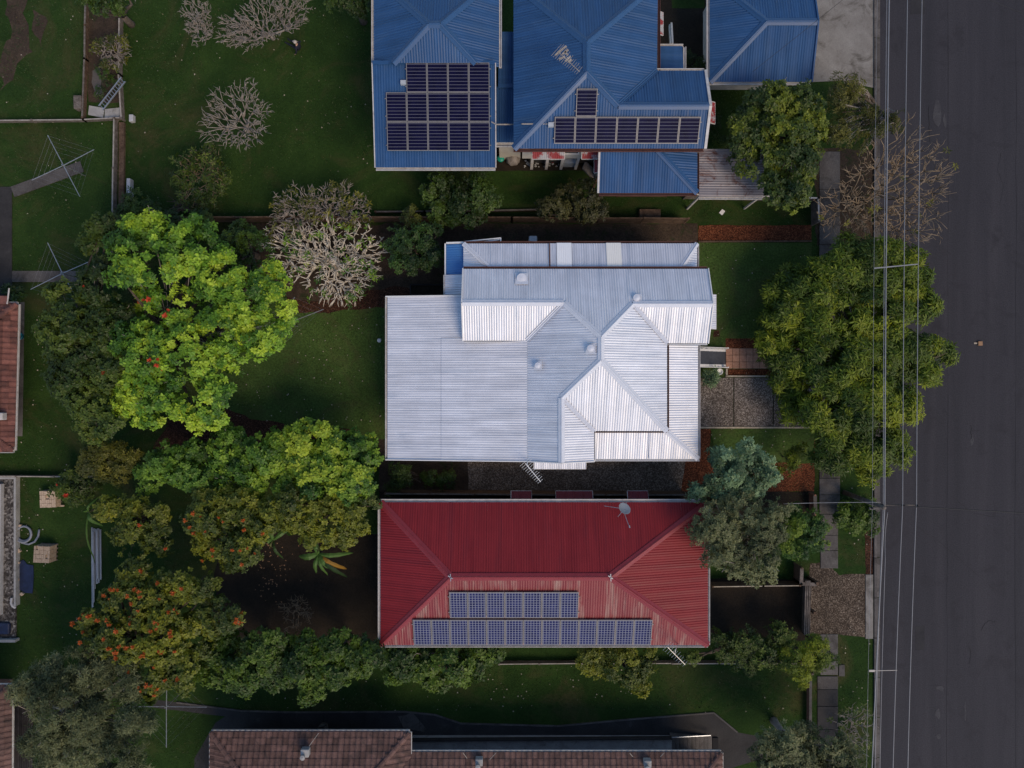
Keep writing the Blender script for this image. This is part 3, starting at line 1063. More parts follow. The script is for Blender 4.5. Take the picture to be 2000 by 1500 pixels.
crack([(1897, 830), (1896, 845), (1899, 862)], 0.016)
crack([(1899, 842), (1913, 841)], 0.008)
crack([(1917, 1231), (1924, 1218), (1932, 1212), (1944, 1215)], 0.014)
crack([(1892, 1262), (1896, 1275), (1893, 1296)], 0.014)
crack([(1814, 207), (1815, 250), (1816, 278)], 0.016)
crack([(1852, -20), (1853, 300), (1851, 700), (1850, 1100), (1849, 1520)], 0.009)
crack([(1984, -20), (1985, 400), (1983, 900), (1984, 1520)], 0.007)
crack([(1760, 640), (1775, 655), (1782, 700), (1778, 760)], 0.008)
crack([(1955, 300), (1948, 330), (1960, 362), (1952, 400)], 0.008)
crack([(1870, 980), (1905, 1004), (1950, 1010)], 0.007)
crack([(1790, 1028), (1850, 1070), (1900, 1115), (1940, 1150)], 0.006)

# concrete apron beside the blue garage
sheet('driveway_apron', [(1560, -200), (1706, -200), (1706, 172), (1640, 158), (1560, 162)], 'concrete', 0.03, z=0.03)
# footpath slabs
fp = bpy.data.objects.new('footpath', None); COL.objects.link(fp); fp['kind'] = 'structure'; fp.location = P(1620, 750)
ys = [296, 370, 440, 478, 545, 612, 680, 748, 816, 870, 916, 934, 966, 1004, 1045, 1075, 1110]
for a, b in list(zip(ys, ys[1:])) + [(1238, 1288), (1290, 1318), (1320, 1346), (1346, 1379), (1379, 1424), (1424, 1470), (1470, 1520), (1520, 1580)]:
    x0, x1 = (1600, 1640) if a < 1000 else (1602, 1636)
    if a > 1300: x0, x1 = 1596, 1636
    p, q = P(x0, a + 0.4), P(x1, b - 0.4)
    zz = 0.05 + rnd.uniform(-0.008, 0.008)
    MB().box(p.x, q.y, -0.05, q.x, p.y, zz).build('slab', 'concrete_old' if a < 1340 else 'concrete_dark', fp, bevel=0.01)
sheet('soil_verge', [(1592, 290), (1706, 290), (1706, 470), (1640, 480), (1592, 480)], 'soil', 0.25)
sheet('soil_verge', [(1690, 1040), (1712, 1030), (1712, 1130), (1690, 1125)], 'brown_mulch', 0.1)

# subject block: lawns, mulch, gravel, paving
sheet('lawn', [(420, 596), (745, 560), (770, 600), (770, 850), (740, 860), (430, 850)], 'lawn', 0.15)
sheet('lawn', [(1362, 474), (1585, 474), (1585, 735), (1362, 735)], 'lawn', 0.0)
sheet('mulch_bed', [(330, 812), (440, 795), (560, 832), (700, 838), (700, 880), (300, 880)], 'brown_mulch', 0.25)
sheet('mulch_bed', [(560, 560), (760, 530), (880, 530), (880, 585), (640, 612), (560, 604)], 'brown_mulch', 0.2)
sheet('mulch_bed', [(480, 436), (880, 436), (880, 560), (760, 560), (600, 590), (480, 560)], 'soil', 0.2)
sheet('mulch_bed', [(870, 436), (1362, 436), (1362, 530), (870, 530)], 'soil', 0.05)
sheet('mulch_bed', [(1364, 440), (1585, 440), (1585, 470), (1364, 472)], 'red_mulch', 0.06)
sheet('side_yard', [(740, 860), (1362, 860), (1362, 962), (740, 962)], 'soil', 0.08)
sheet('gravel_side', [(915, 870), (1362, 870), (1352, 962), (915, 962)], 'side_gravel', 0.08)
sheet('mulch_bed', [(1360, 838), (1388, 838), (1386, 880), (1420, 962), (1330, 962), (1340, 890)], 'red_mulch', 0.08)
sheet('mulch_bed', [(1500, 880), (1590, 860), (1590, 962), (1440, 962)], 'red_mulch', 0.15)
sheet('front_lawn', [(1388, 838), (1590, 836), (1590, 905), (1400, 900)], 'lawn', 0.06)
drv = bpy.data.objects.new('exposed_aggregate_driveway', None); COL.objects.link(drv); drv['kind'] = 'structure'; drv.location = P(1470, 785)
for a, b in ((1330, 1432), (1433, 1509), (1510, 1598)):
    p, q = P(a + 0.4, 738), P(b - 0.2, 833)
    MB().box(p.x, q.y, -0.05, q.x, p.y, 0.05 + rnd.uniform(0, 0.006)).build('slab', 'aggregate', drv, bevel=0.008)
for args in (((1330, 835), (1600, 835)), ((1417, 735), (1500, 735)), ((1419, 720), (1419, 735))):
    a, b = P(*args[0], 0.05), P(*args[1], 0.05)
    setp(MB().bar(a, b, 0.10, 0.14).build('edging', 'timber_pale'), kind='structure')
setp(MB().bar(P(1364, 472, 0.05), P(1585, 471, 0.05), 0.08, 0.12).build('edging', 'timber_brown'), kind='structure')
sheet('mulch_bed', [(1417, 661), (1560, 661), (1560, 681), (1417, 681)], 'red_mulch', 0.03)
sheet('mulch_bed', [(1421, 721), (1560, 721), (1560, 733), (1421, 733)], 'red_mulch', 0.0)
sheet('bare_patch', [(1394, 646), (1405, 645), (1406, 657), (1393, 658)], 'brown_mulch', 0.03)
fpath = bpy.data.objects.new('front_path', None); COL.objects.link(fpath); fpath['kind'] = 'structure'; fpath.location = P(1480, 700)
MB().box(P(1417, 0).x, P(0, 720).y, -0.05, P(1580, 0).x, P(0, 680).y, 0.035).build('path_bed', 'brown_gravel', fpath)
for i in range(12):
    for j in range(3):
        p = P(1417.6 + i * 13.2, 680.6 + j * 13.2); q = P(1417.6 + i * 13.2 + 12.5, 680.6 + j * 13.2 + 12.5)
        zz = 0.06 + rnd.uniform(-0.004, 0.004)
        MB().box(p.x, q.y, 0.0, q.x, p.y, zz).build('paver', 'terracotta_paver', fpath, bevel=0.008)

# yard of the red house and the block of units
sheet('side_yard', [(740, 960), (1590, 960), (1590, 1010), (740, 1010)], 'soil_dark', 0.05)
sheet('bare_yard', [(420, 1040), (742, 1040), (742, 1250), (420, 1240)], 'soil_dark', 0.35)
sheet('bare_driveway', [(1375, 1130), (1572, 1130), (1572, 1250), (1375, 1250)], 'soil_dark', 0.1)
sheet('crossover', [(1582, 1100), (1610, 1095), (1640, 1122), (1692, 1120), (1692, 1246), (1640, 1240), (1582, 1236)], 'brown_gravel', 0.10)
setp(MB().box(P(1690, 0).x, P(0, 1247).y, -0.05, P(1704.5, 0).x, P(0, 1122).y, 0.055).build('crossover_edge', 'concrete'), kind='structure')
drive_pts = [(300, 1366), (345, 1372), (470, 1388), (560, 1391), (790, 1390), (850, 1396), (900, 1413), (1090, 1418), (1230, 1405), (1394, 1392), (1440, 1430), (1490, 1440), (1490, 1482), (1430, 1500), (1430, 1540), (380, 1540), (380, 1480), (420, 1412), (440, 1400), (300, 1382)]
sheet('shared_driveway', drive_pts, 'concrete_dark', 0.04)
for x in (548, 632, 712, 785, 820):
    crack([(x, 1391), (x, 1430)], 0.012)
kp = [P(x, y, 0.03) for x, y in drive_pts[1:11]]
mb = MB()
for a, b in zip(kp, kp[1:]): mb.bar(a, b, 0.09, 0.08)
setp(mb.build('drive_edging', 'concrete_old'), kind='structure')
sheet('pale_stain', [(780, 1398), (805, 1396), (830, 1420), (825, 1430), (790, 1425)], 'concrete_old', 0.2)
# left-hand yards
sheet('worn_soil', [(20, -10), (52, -10), (48, 40), (52, 100), (25, 160), (0, 180), (0, 140), (15, 70)], 'soil', 0.45)
sheet('worn_soil', [(62, 20), (85, 30), (80, 90), (60, 60)], 'soil', 0.3)
sheet('garden_strip', [(172, 15), (240, 15), (240, 200), (172, 200)], 'soil', 0.1)
sheet('sandy_patch', [(180, 140), (196, 130), (200, 180), (186, 186)], 'concrete_old', 0.15)
path1 = MB()
for (a, b, w) in (((25, 375), (160, 325), 0.66), ((24, 540), (160, 540), 0.66)):
    path1 = MB(); path1.bar(P(*a, 0.02), P(*b, 0.02), w, 0.06)
    setp(path1.build('garden_path', 'concrete_old'), kind='structure')
setp(MB().bar(P(12, 365, 0.015), P(12, 600, 0.015), 0.72, 0.06).build('garden_path', 'concrete_dark'), kind='structure')
sheet('patio', [(-80, 590), (48, 590), (44, 852), (-80, 852)], 'concrete_old', 0.0)
# woody debris line under the top boundary
sheet('hedge_bed', [(735, 330), (1165, 330), (1330, 385), (1330, 436), (735, 436)], 'grass', 0.1)
sheet('junk_bed', [(966, 285), (1170, 285), (1170, 334), (966, 334)], 'soil_dark', 0.06)
sheet('garden_court', [(1286, -60), (1384, -60), (1384, 170), (1286, 170)], 'soil_dark', 0.0)
sheet('grass_patch', rect(1312, -10, 1376, 16), 'grass', 0.05)

# ================================================================== the white house (subject)
H1 = thing('house', 'white corrugated iron roofed house with hips, valleys and wide verandah roofs', 'house', P(1060, 720))
t, ze = 0.45, 4.6
xw, xe, yn, ys_ = 0.80, 8.27, 6.14, -2.51
hf = (xe - xw) / 2
zt, xr, yr1, yr2 = ze + t * hf, (xe + xw) / 2, yn - hf, ys_ + hf
xl, ysl = -2.59, 2.32
yl = (yn + ysl) / 2; zl = ze + t * (yn - yl)
ysr, xer = 2.18, 10.43
yrr = (yn + ysr) / 2; zrr = ze + t * (yn - yrr)
xeb, yb = 4.37, -4.10
xb = (xw + xeb) / 2; zb = ze + t * (xb - xw)
A_ = Vector((xw + (yn - yl), yl, zl)); B_ = Vector((xe - (yn - yrr), yrr, zrr)); C_ = Vector((xb, ys_ + (xb - xw), zb))
R1, R2 = Vector((xr, yr1, zt)), Vector((xr, yr2, zt))
V = lambda x, y, z: Vector((x, y, z))
PI_, AM = 0.130, 0.0105
wx, wy = 'white_roof_x', 'white_roof_y'
roof_plane(H1, [V(xl, yn, ze), V(xer, yn, ze), V(xer, yrr, zrr), B_, R1, A_, V(xl, yl, zl)], wy, PI_, AM)
roof_plane(H1, [A_, R1, R2, C_, V(xb, yb, zb), V(xw, yb, ze), V(xw, ysl, ze)], wx, PI_, AM)
roof_plane(H1, [B_, R1, R2, V(xe, ys_, ze), V(xe, ysr, ze)], wx, PI_, AM)
roof_plane(H1, [R2, C_, V(xeb, ys_, ze), V(xe, ys_, ze)], wy, PI_, AM)
roof_plane(H1, [V(xl, yl, zl), A_, V(xw, ysl, ze), V(xl, ysl, ze)], wy, PI_, AM)
roof_plane(H1, [B_, V(xer, yrr, zrr), V(xer, ysr, ze), V(xe, ysr, ze)], wy, PI_, AM)
roof_plane(H1, [C_, V(xb, yb, zb), V(xeb, yb, ze), V(xeb, ys_, ze)], wx, PI_, AM)
for a, b in ((V(xl, yl, zl), A_), (A_, R1), (R1, R2), (R1, B_), (B_, V(xer, yrr, zrr)), (R2, V(xe, ys_, ze)), (R2, C_), (C_, V(xb, yb, zb))):
    cap(H1, a, b, 'white_cap', 0.17, 0.07)
for a, b in ((A_, V(xw, ysl, ze)), (B_, V(xe, ysr, ze)), (C_, V(xeb, ys_, ze))):
    cap(H1, a, b, 'white_cap', 0.11, -0.05, 0.03, 'valley_flashing')
# verandah and lean-to roofs
zlx = lambda x: 3.75 + 0.83 * (x + 6.79) / 7.59
XL = -6.79
lap = -3.72
roof_plane(H1, [V(XL, yb, zlx(XL)), V(lap, yb, zlx(lap)), V(lap, 2.5, zlx(lap)), V(XL, 2.5, zlx(XL))], wx, PI_, AM)
roof_plane(H1, [V(lap - 0.1, yb, zlx(lap - 0.1)), V(xw + 0.02, yb, zlx(xw)), V(xw + 0.02, 2.5, zlx(xw)), V(lap - 0.1, 2.5, zlx(lap - 0.1))], wx, PI_, AM, lift=0.03)
roof_plane(H1, [V(XL, 2.5, zlx(XL)), V(xl + 0.2, 2.5, zlx(xl + .2)), V(xl + 0.2, 4.74, zlx(xl + .2)), V(XL, 4.74, zlx(XL))], wx, PI_, AM)
yt0, yt1, zn0, zn1 = 6.12, 7.63, 4.40, 3.92
xn0, xn1 = -2.64, 10.05
roof_plane(H1, [V(xn0, yt1, zn1), V(2.02, yt1, zn1), V(2.02, yt0, zn0), V(-1.1, yt0, zn0)], wy, PI_, AM)
roof_plane(H1, [V(2.02, yt1, zn1), V(xn1, yt1, zn1), V(9.0, yt0, zn0), V(2.02, yt0, zn0)], wy, PI_, AM, lift=0.02)
roof_plane(H1, [V(xn0, yt1, zn1), V(-1.1, yt0, zn0), V(xn0, yt0, zn1)], wx, PI_, AM)
roof_plane(H1, [V(xn1, yt1, zn1), V(9.0, yt0, zn0), V(xn1, yt0, zn1)], wx, PI_, AM)
cap(H1, V(xn0, yt1, zn1), V(-1.1, yt0, zn0), 'white_cap', 0.13, 0.03)
cap(H1, V(xn1, yt1, zn1), V(9.0, yt0, zn0), 'white_cap', 0.13, 0.03)
MB().bar(V(2.02, yt1, zn1 + 0.04), V(2.02, yt0, zn0 + 0.04), 0.06, 0.05).build('barge_board', 'brown_gutter', H1)
for x, mt, lb in ((2.42, 'skylight_sheet', 'white translucent skylight sheet'), (5.10, 'cream_skylight_sheet', 'cream translucent skylight sheet')):
    f = lambda y, dz: zn1 + (zn0 - zn1) * (yt1 - y) / (yt1 - yt0) + dz
    o = corr([V(x, yt1 + 0.03, f(yt1 + .03, .06)), V(x + 0.80, yt1 + 0.03, f(yt1 + .03, .06)), V(x + 0.80, yt0 + 0.04, f(yt0 + .04, .06)), V(x, yt0 + 0.04, f(yt0 + .04, .06))], 0.10, 0.004).build('skylight_sheet', mt, H1, smooth=True)
    o['label'] = lb
    for sx in (0.06, 0.74):
        MB().lathe(V(x + sx, yt0 + 0.12, f(yt0 + .12, .06)), [(0.035, 0), (0.035, 0.02)], 8).build('screw_cap', 'galvanised', o)
# east and south verandahs
ev0, ev1, sv1 = 8.20, 10.10, -4.07
zv0, zv1 = 4.46, 3.92
roof_plane(H1, [V(ev0, 2.12, zv0), V(ev1, 2.12, zv1), V(ev1, sv1, zv1), V(ev0, -2.46, zv0)], wx, PI_, AM)
roof_plane(H1, [V(xeb + 0.04, -2.46, zv0), V(ev0, -2.46, zv0), V(ev1, sv1, zv1), V(xeb + 0.04, sv1, zv1)], wy, PI_, AM)
cap(H1, V(ev0, -2.46, zv0), V(ev1, sv1, zv1), 'white_cap', 0.15, 0.02)
MB().bar(P(1268, 842, 4.44), P(1268, 896, 3.98), 0.05, 0.05).build('lap_flashing', 'white_cap', H1)
# small blue-roofed and grey lean-to at the upper left corner
roof_plane(H1, [V(-3.68, 4.74, 3.62), V(-2.5, 4.74, 3.82), V(-2.5, 5.97, 3.82), V(-3.68, 5.97, 3.62)], wx, 0.13, 0.015)
o = roof_plane(H1, [V(-3.62, 6.0, 3.52), V(-2.62, 6.0, 3.72), V(-2.62, 7.66, 3.72), V(-3.62, 7.66, 3.52)], 'bright_blue_roof', 0.13, 0.012)
o['label'] = 'bright blue corrugated lean-to roof sheet'
MB().bar(V(-3.66, 5.98, 3.55), V(-3.66, 7.70, 3.55), 0.07, 0.12).build('barge_board', 'white_paint', H1)
MB().bar(V(-3.60, 7.72, 3.60), V(-2.60, 7.72, 3.76), 0.09, 0.08).build('barge_board', 'white_paint', H1)
MB().bar(V(-3.72, 4.76, 3.60), V(-3.72, 5.97, 3.60), 0.06, 0.12).build('barge_board', 'old_white_paint', H1)
# gutters and barges
gutter(H1, V(xl, yn, ze), V(xer, yn, ze), (0, 1, 0), 'brown_gutter', 0.12)
gutter(H1, V(XL, yb, zlx(XL)), V(XL, 4.74, zlx(XL)), (-1, 0, 0), 'old_white_paint', 0.12)
gutter(H1, V(xn0, yt1, zn1), V(xn1, yt1, zn1), (0, 1, 0), 'brown_gutter', 0.12)
gutter(H1, V(xn1, yt1, zn1), V(xn1, yt0, zn1), (1, 0, 0), 'old_white_paint', 0.1)
gutter(H1, V(ev1, 2.12, zv1), V(ev1, sv1, zv1), (1, 0, 0), 'old_white_paint', 0.12)
gutter(H1, V(xeb, sv1, zv1), V(ev1 + 0.1, sv1, zv1), (0, -1, 0), 'white_paint', 0.11)
gutter(H1, V(xl, ysl, ze), V(xw, ysl, ze), (0, -1, 0), 'white_paint', 0.08)
gutter(H1, V(xe, ysr, ze), V(xer, ysr, ze), (0, -1, 0), 'white_paint', 0.08)
gutter(H1, V(xe, ysr, ze), V(xe, ys_, ze), (1, 0, 0), 'brown_gutter', 0.10)
gutter(H1, V(xeb, ys_, ze), V(xe, ys_, ze), (0, -1, 0), 'brown_gutter', 0.08)
gutter(H1, V(xeb, ys_, ze), V(xeb, yb, ze), (1, 0, 0), 'white_paint', 0.08)
for a, b in ((V(XL - .1, yb - 0.03, zlx(XL)), V(xw, yb - 0.03, zlx(xw))), (V(XL - .1, 4.77, zlx(XL)), V(xl, 4.77, zlx(xl))),
             (V(xl - 0.03, yn, ze), V(xl - 0.03, yl, zl)), (V(xl - 0.03, ysl, ze), V(xl - 0.03, yl, zl)),
             (V(xer + 0.03, yn, ze), V(xer + 0.03, yrr, zrr)), (V(xer + 0.03, ysr, ze), V(xer + 0.03, yrr, zrr)),
             (V(xw, yb - 0.03, ze), V(xb, yb - 0.03, zb)), (V(xeb, yb - 0.03, ze), V(xb, yb - 0.03, zb))):
    MB().bar(a, b, 0.05, 0.16).build('barge_board', 'white_paint', H1)
# walls, floor posts
for a in ((-6.4, -3.7, 1.2, 2.9), (-6.4, 2.9, -2.3, 4.4)):
    wall_box(H1, a[0], a[1], a[2], a[3], 0, 3.62, 'cream_wall')
wall_box(H1, -2.25, 2.6, 10.0, 5.85, 0, 4.5, 'cream_wall')
wall_box(H1, 1.2, -2.2, 7.95, 2.6, 0, 4.5, 'cream_wall')
wall_box(H1, 1.2, -3.75, 4.05, -2.2, 0, 4.5, 'cream_wall')
wall_box(H1, -2.3, 5.85, 9.7, 7.3, 0, 3.85, 'cream_wall')
wall_box(H1, -3.4, 4.9, -2.3, 7.4, 0, 3.45, 'cream_wall')
MB().box(7.95, -3.8, 1.15, 9.9, 2.5, 1.35).build('verandah_floor', 'timber_grey', H1)
MB().box(4.05, -3.8, 1.15, 7.95, -2.2, 1.35).build('verandah_floor', 'timber_grey', H1)
for x, y in ((9.8, -3.7), (9.8, -1.6), (9.8, 0.7), (9.8, 2.2), (7.6, -3.7), (5.6, -3.7)):
    MB().box(x - 0.06, y - 0.06, 0, x + 0.06, y + 0.06, 3.9).build('post', 'white_paint', H1)
for p, n in ((V(2.6, -3.75, 2.6), (0, -1, 0)), (V(-3, -3.7, 2.4), (0, -1, 0)), (V(-6.4, 0, 2.4), (-1, 0, 0)), (V(10.0, 4.2, 2.6), (1, 0, 0)), (V(7.95, 0.2, 2.6), (1, 0, 0)), (V(3, 7.3, 2.6), (0, 1, 0))):
    window_on(H1, p, n, 1.4, 1.2)
awning(H1, V(10.4, 4.95, 3.55), V(10.4, 3.05, 3.55), (1, 0, 0), 0.92, 0.4, wx)
awning(H1, P(1043, 900, 3.5), P(1145, 900, 3.5), (0, -1, 0), 0.48, 0.22, wy)
MB().bar(P(1043, 914, 3.2), P(1146, 914, 3.2), 0.07, 0.12).build('fascia', 'brown_gutter', H1)
# rear-side downpipe frame and hot-water unit by the upper wall
MB().bar(P(908, 472, 3.7), P(978, 465, 3.6), 0.06, 0.08).bar(P(978, 465, 3.6), P(978, 474, 3.7), 0.06, 0.08).bar(P(925, 475, 3.7), P(976, 468, 3.6), 0.06, 0.05).build('clothes_airer', 'white_paint', H1)
q = P(1041, 468, 1.4)
ac = MB().box(q.x - 0.24, q.y - 0.24, 0.2, q.x + 0.24, q.y + 0.22, 1.45).build('water_heater', 'pale_plastic', H1, bevel=0.05)


# roof vents
def vent(px, py, z, rad, hgt, nrm, lb):
    c = P(px, py, z)
    v_ = MB()
    n = Vector(nrm).normalized()
    sx = Vector((1, 0, 0)); sx = (sx - n * sx.dot(n)).normalized(); sy = n.cross(sx)
    s = rad * 1.28
    k = [c + sx * (i * s) + sy * (j * s) + n * 0.035 for i, j in ((-1, -1), (1, -1), (1, 1), (-1, 1))]
    v_.add(k + [p + n * 0.012 for p in k], [(0, 1, 2, 3), (4, 5, 6, 7), (0, 1, 5, 4), (1, 2, 6, 5), (2, 3, 7, 6), (3, 0, 4, 7)])
    o = v_.build('roof_vent', 'white_cap', H1)
    o['label'] = lb
    MB().lathe(c + n * 0.04, [(rad * 0.8, 0), (rad * 0.8, hgt * 0.5), (rad, hgt * 0.55), (rad, hgt * 0.75), (rad * 0.93, hgt * 0.82), (rad * 0.9, hgt * 0.7), (rad * 0.2, hgt)], 20).build('vent_cowl', 'white_cap', o, smooth=False)
    return o


nN, nW = Vector((0, t, 1)), Vector((-t, 0, 1))
vent(1019, 545, 4.88, 0.27, 0.10, nN, 'large flat round vent on a square flashing')
vent(1243, 583, 5.33, 0.20, 0.16, nN, 'round vent beside the upper ridge')
vent(1154, 681, 6.12, 0.20, 0.16, nW, 'round vent beside the top ridge')
vent(1051, 714, 4.98, 0.17, 0.12, nW, 'weathered vent on the flatter rear slope')
# front stairs
X0, X1 = P(1364, 0, 1.3).x, P(1418, 0, 0).x
ya, yc = 2.10, 1.00
ns = 7
st = MB()
for yy in (ya, yc):
    st.bar(V(X0 - 0.3, yy, 1.15), V(X1, yy, 0.02), 0.03, 0.22)
stairs = st.build('front_stairs', 'white_paint', H1)
for i in range(ns):
    x0 = X0 - 0.15 + (X1 - X0 + 0.12) * i / ns; x1 = X0 - 0.15 + (X1 - X0 + 0.12) * (i + 1) / ns - 0.02
    zz = 1.3 - 1.2 * i / (ns - 1)
    MB().box(x0, yc + 0.165, zz - 0.04, x1 - 0.012, ya - 0.165, zz).build('tread', 'tread_grey', stairs)
    for a, b in ((yc + 0.03, yc + 0.163), (ya - 0.163, ya - 0.03)):
        MB().box(x0, a, zz - 0.04, x1, b, zz + 0.002).build('tread_end', 'white_paint', stairs)
for yy in (ya + 0.02, yc - 0.02):
    MB().bar(V(X0 - 0.2, yy, 1.95), V(X1 - 0.12, yy, 0.75), 0.035, 0.04).box(X1 - 0.15, yy - 0.035, 0, X1 - 0.08, yy + 0.035, 0.8).build('handrail', 'white_paint', stairs)


# antennas
def yagi(name, label, base, top, boom_a, boom_b, n, el, parent=None, mat='antenna_metal', folded=True):
    root = thing(name, label, 'antenna', base)
    MB().tube(base, top, 0.022, 0.018, 6).build('mast', mat, root)
    a, b = Vector(boom_a), Vector(boom_b)
    bo = MB().tube(a, b, 0.018, None, 6).tube(Vector(top), a.lerp(b, 0.4), 0.016, None, 5).build('boom', mat, root)
    d = (b - a).normalized(); sd = d.cross(Vector((0, 0, 1))).normalized()
    e = MB()
    for i in range(n):
        p = a.lerp(b, i / (n - 1)); l = el * (1 - 0.45 * i / (n - 1)) / 2
        e.tube(p - (sd + d * 0.25) * l * (1 + 0.3 * (i % 2)), p + (sd - d * 0.2) * l, 0.008, None, 4)
    e.build('element', mat, root)
    return root


yagi('tv_antenna', 'white comb-shaped television aerial overhanging the lower edge of the white house', P(1030, 897, 4.3), P(1030, 908, 5.4), P(1026, 905, 5.5), P(1056, 941, 5.3), 11, 0.62, mat='white_paint')

# ================================================================== the blue-roofed house
H2 = thing('house', 'large blue corrugated roofed house with several hips and solar panels', 'house', P(1030, 260))
bx_, by_ = 'blue_roof_x', 'blue_roof_y'
BP, BA = 0.140, 0.011
Q = P
# left block
zL, zLr = 5.0, 6.35
w0, e0 = -270, 245
lw = lambda px, py, z: Q(px, py, z)
rA, rB = Q(837, 47, zLr), Q(860, 47, zLr)
ye = rA.y + (rA.y - Q(0, 123, 5.45).y) + 2.0
WX, EX = Q(730, 0, zL).x, Q(975, 0, zL).x
NY = rA.y + 3.3
SY = Q(0, 123, 5.45).y
sw, se_ = Q(768, 123, 5.45), Q(930, 123, 5.45)
roof_plane(H2, [V(WX, SY, zL), V(sw.x, SY, 5.45), rA, V(WX, NY, zL)], bx_, BP, BA)
roof_plane(H2, [V(EX, SY, zL), V(se_.x, SY, 5.45), rB, V(EX, NY, zL)], bx_, BP, BA)
roof_plane(H2, [sw, rA, rB, se_], by_, BP, BA)
roof_plane(H2, [V(WX, NY, zL), rA, rB, V(EX, NY, zL)], by_, BP, BA)
for a, b in ((sw, rA), (rA, rB), (rB, se_), (rA, V(WX, NY, zL)), (rB, V(EX, NY, zL))):
    cap(H2, a, b, 'blue_cap', 0.2, 0.08)
# skillion with the big array
sa, sb, sc, sd_ = Q(730, 123, 5.28), Q(967, 123, 5.28), Q(967, 327, 4.5), Q(730, 327, 4.5)
sa.x = sd_.x = Q(730, 0, 5.0).x; sb.x = sc.x = Q(967, 0, 5.0).x
roof_plane(H2, [sa, sb, sc, sd_], by_, BP, BA)
MB().bar(sa + V(0, 0, .05), sb + V(0, 0, .05), 0.2, 0.04).build('apron_flashing', 'blue_cap', H2)
gutter(H2, sd_, sc, (0, -1, 0), 'old_white_paint', 0.12)
gutter(H2, V(WX, SY, zL), V(WX, NY, zL), (-1, 0, 0), 'old_white_paint', 0.12)
gutter(H2, V(EX, SY, zL), V(EX, NY, zL), (1, 0, 0), 'old_white_paint', 0.12)
MB().bar(sa - V(0.03, 0, 0.03), sd_ - V(0.03, 0, 0.03), 0.05, 0.16).build('barge_board', 'old_white_paint', H2)
MB().bar(sb + V(0.03, 0, -0.03), sc + V(0.03, 0, -0.03), 0.05, 0.16).build('barge_board', 'old_white_paint', H2)
wall_box(H2, WX + 0.6, sd_.y + 2.6, EX - 0.6, NY - 0.4, 0, 4.4, 'cream_wall')
for px in (738, 800, 890, 958):
    MB().box(Q(px, 0, 4.4).x - 0.06, sd_.y + 1.6, 0, Q(px, 0, 4.4).x + 0.06, sd_.y + 1.72, 4.4).build('post', 'timber_brown', H2)
# linking roofs between the two blocks
la, lb, lc, ld = Q(973, 62, 4.5), Q(1018, 62, 4.5), Q(1018, 168, 4.2), Q(973, 168, 4.2)
roof_plane(H2, [la, lb, lc, ld], bx_, 0.2, 0.008)
le, lf, lg, lh = Q(968, 169, 4.15), Q(1020, 169, 4.15), Q(1020, 278, 3.8), Q(968, 278, 3.8)
roof_plane(H2, [le, lf, lg, lh], by_, 0.13, BA)
MB().bar(ld + V(0, 0, .04), lc + V(0, 0, .04), 0.22, 0.04).build('apron_flashing', 'blue_cap', H2)
gutter(H2, lh, lg, (0, -1, 0), 'old_white_paint', 0.2, 0.14)
wall_box(H2, la.x, lg.y + 0.3, lb.x, la.y, 0, 3.7, 'cream_wall')
# right block: pyramid with wings
zR, zRr = 5.2, 6.8
r1, r2 = Q(1146, 82, zRr), Q(1146, 140, zRr)
wS, eS = Q(1003, 290, zR), Q(1375, 290, zR)
ER = Q(1285, 0, zR).x
ry = Q(0, 206, 6.15).y
rj = Q(1208, 206, 6.15); rk = V(eS.x, ry, 6.15)
vn = Q(1283, 138, zR + 0.05); vne = V(eS.x, vn.y, vn.z)
NR = r1.y + (ER - r1.x)
roof_plane(H2, [r1, r2, wS, V(wS.x, NR, zR)], bx_, BP, BA)
roof_plane(H2, [r1, r2, rj, vn, V(ER, NR, zR)], bx_, BP, BA)
roof_plane(H2, [r2, wS, eS, rk, rj], by_, BP, BA)
roof_plane(H2, [rj, rk, vne, vn], by_, BP, BA)
roof_plane(H2, [r1, V(wS.x, NR, zR), V(ER, NR, zR)], by_, BP, BA)
for a, b in ((r1, r2), (r2, wS), (r2, rj), (rj, rk), (r1, V(wS.x, NR, zR)), (r1, V(ER, NR, zR))):
    cap(H2, a, b, 'blue_cap', 0.2, 0.08)
cap(H2, rj, vn, 'blue_cap', 0.12, -0.04, 0.03, 'valley_flashing')
gutter(H2, V(wS.x, wS.y, zR), V(eS.x, wS.y, zR), (0, -1, 0), 'brown_gutter', 0.13)
gutter(H2, vn, vne, (0, 1, 0), 'old_white_paint', 0.12)
gutter(H2, V(ER, vn.y, zR), V(ER, NR, zR), (1, 0, 0), 'brown_gutter', 0.12)
for s0, s1 in ((rk, vne), (rk, V(eS.x, eS.y, zR))):
    MB().bar(s0 + V(0.06, 0, 0), s1 + V(0.06, 0, 0), 0.14, 0.14).build('barge_board', 'old_white_paint', H2)
wall_box(H2, wS.x + 0.5, wS.y + 0.5, ER - 0.5, NR - 0.5, 2.1, 5.05, 'cream_wall')
wall_box(H2, ER - 0.5, wS.y + 0.5, eS.x - 0.4, vn.y - 0.4, 2.1, 5.05, 'cream_wall')
wall_box(H2, wS.x + 0.9, wS.y + 0.9, ER - 0.9, NR - 0.9, 0, 2.1, 'under_shade', 'understorey_shade')  # solid block coloured dark as the shade of the open space between the stumps
for px in (1040, 1070, 1100, 1130):
    q = Q(px, 300, 2); MB().box(q.x - 0.08, wS.y + 0.52, 0, q.x + 0.08, wS.y + 0.68, 2.1).build('stump', 'old_white_paint', H2)
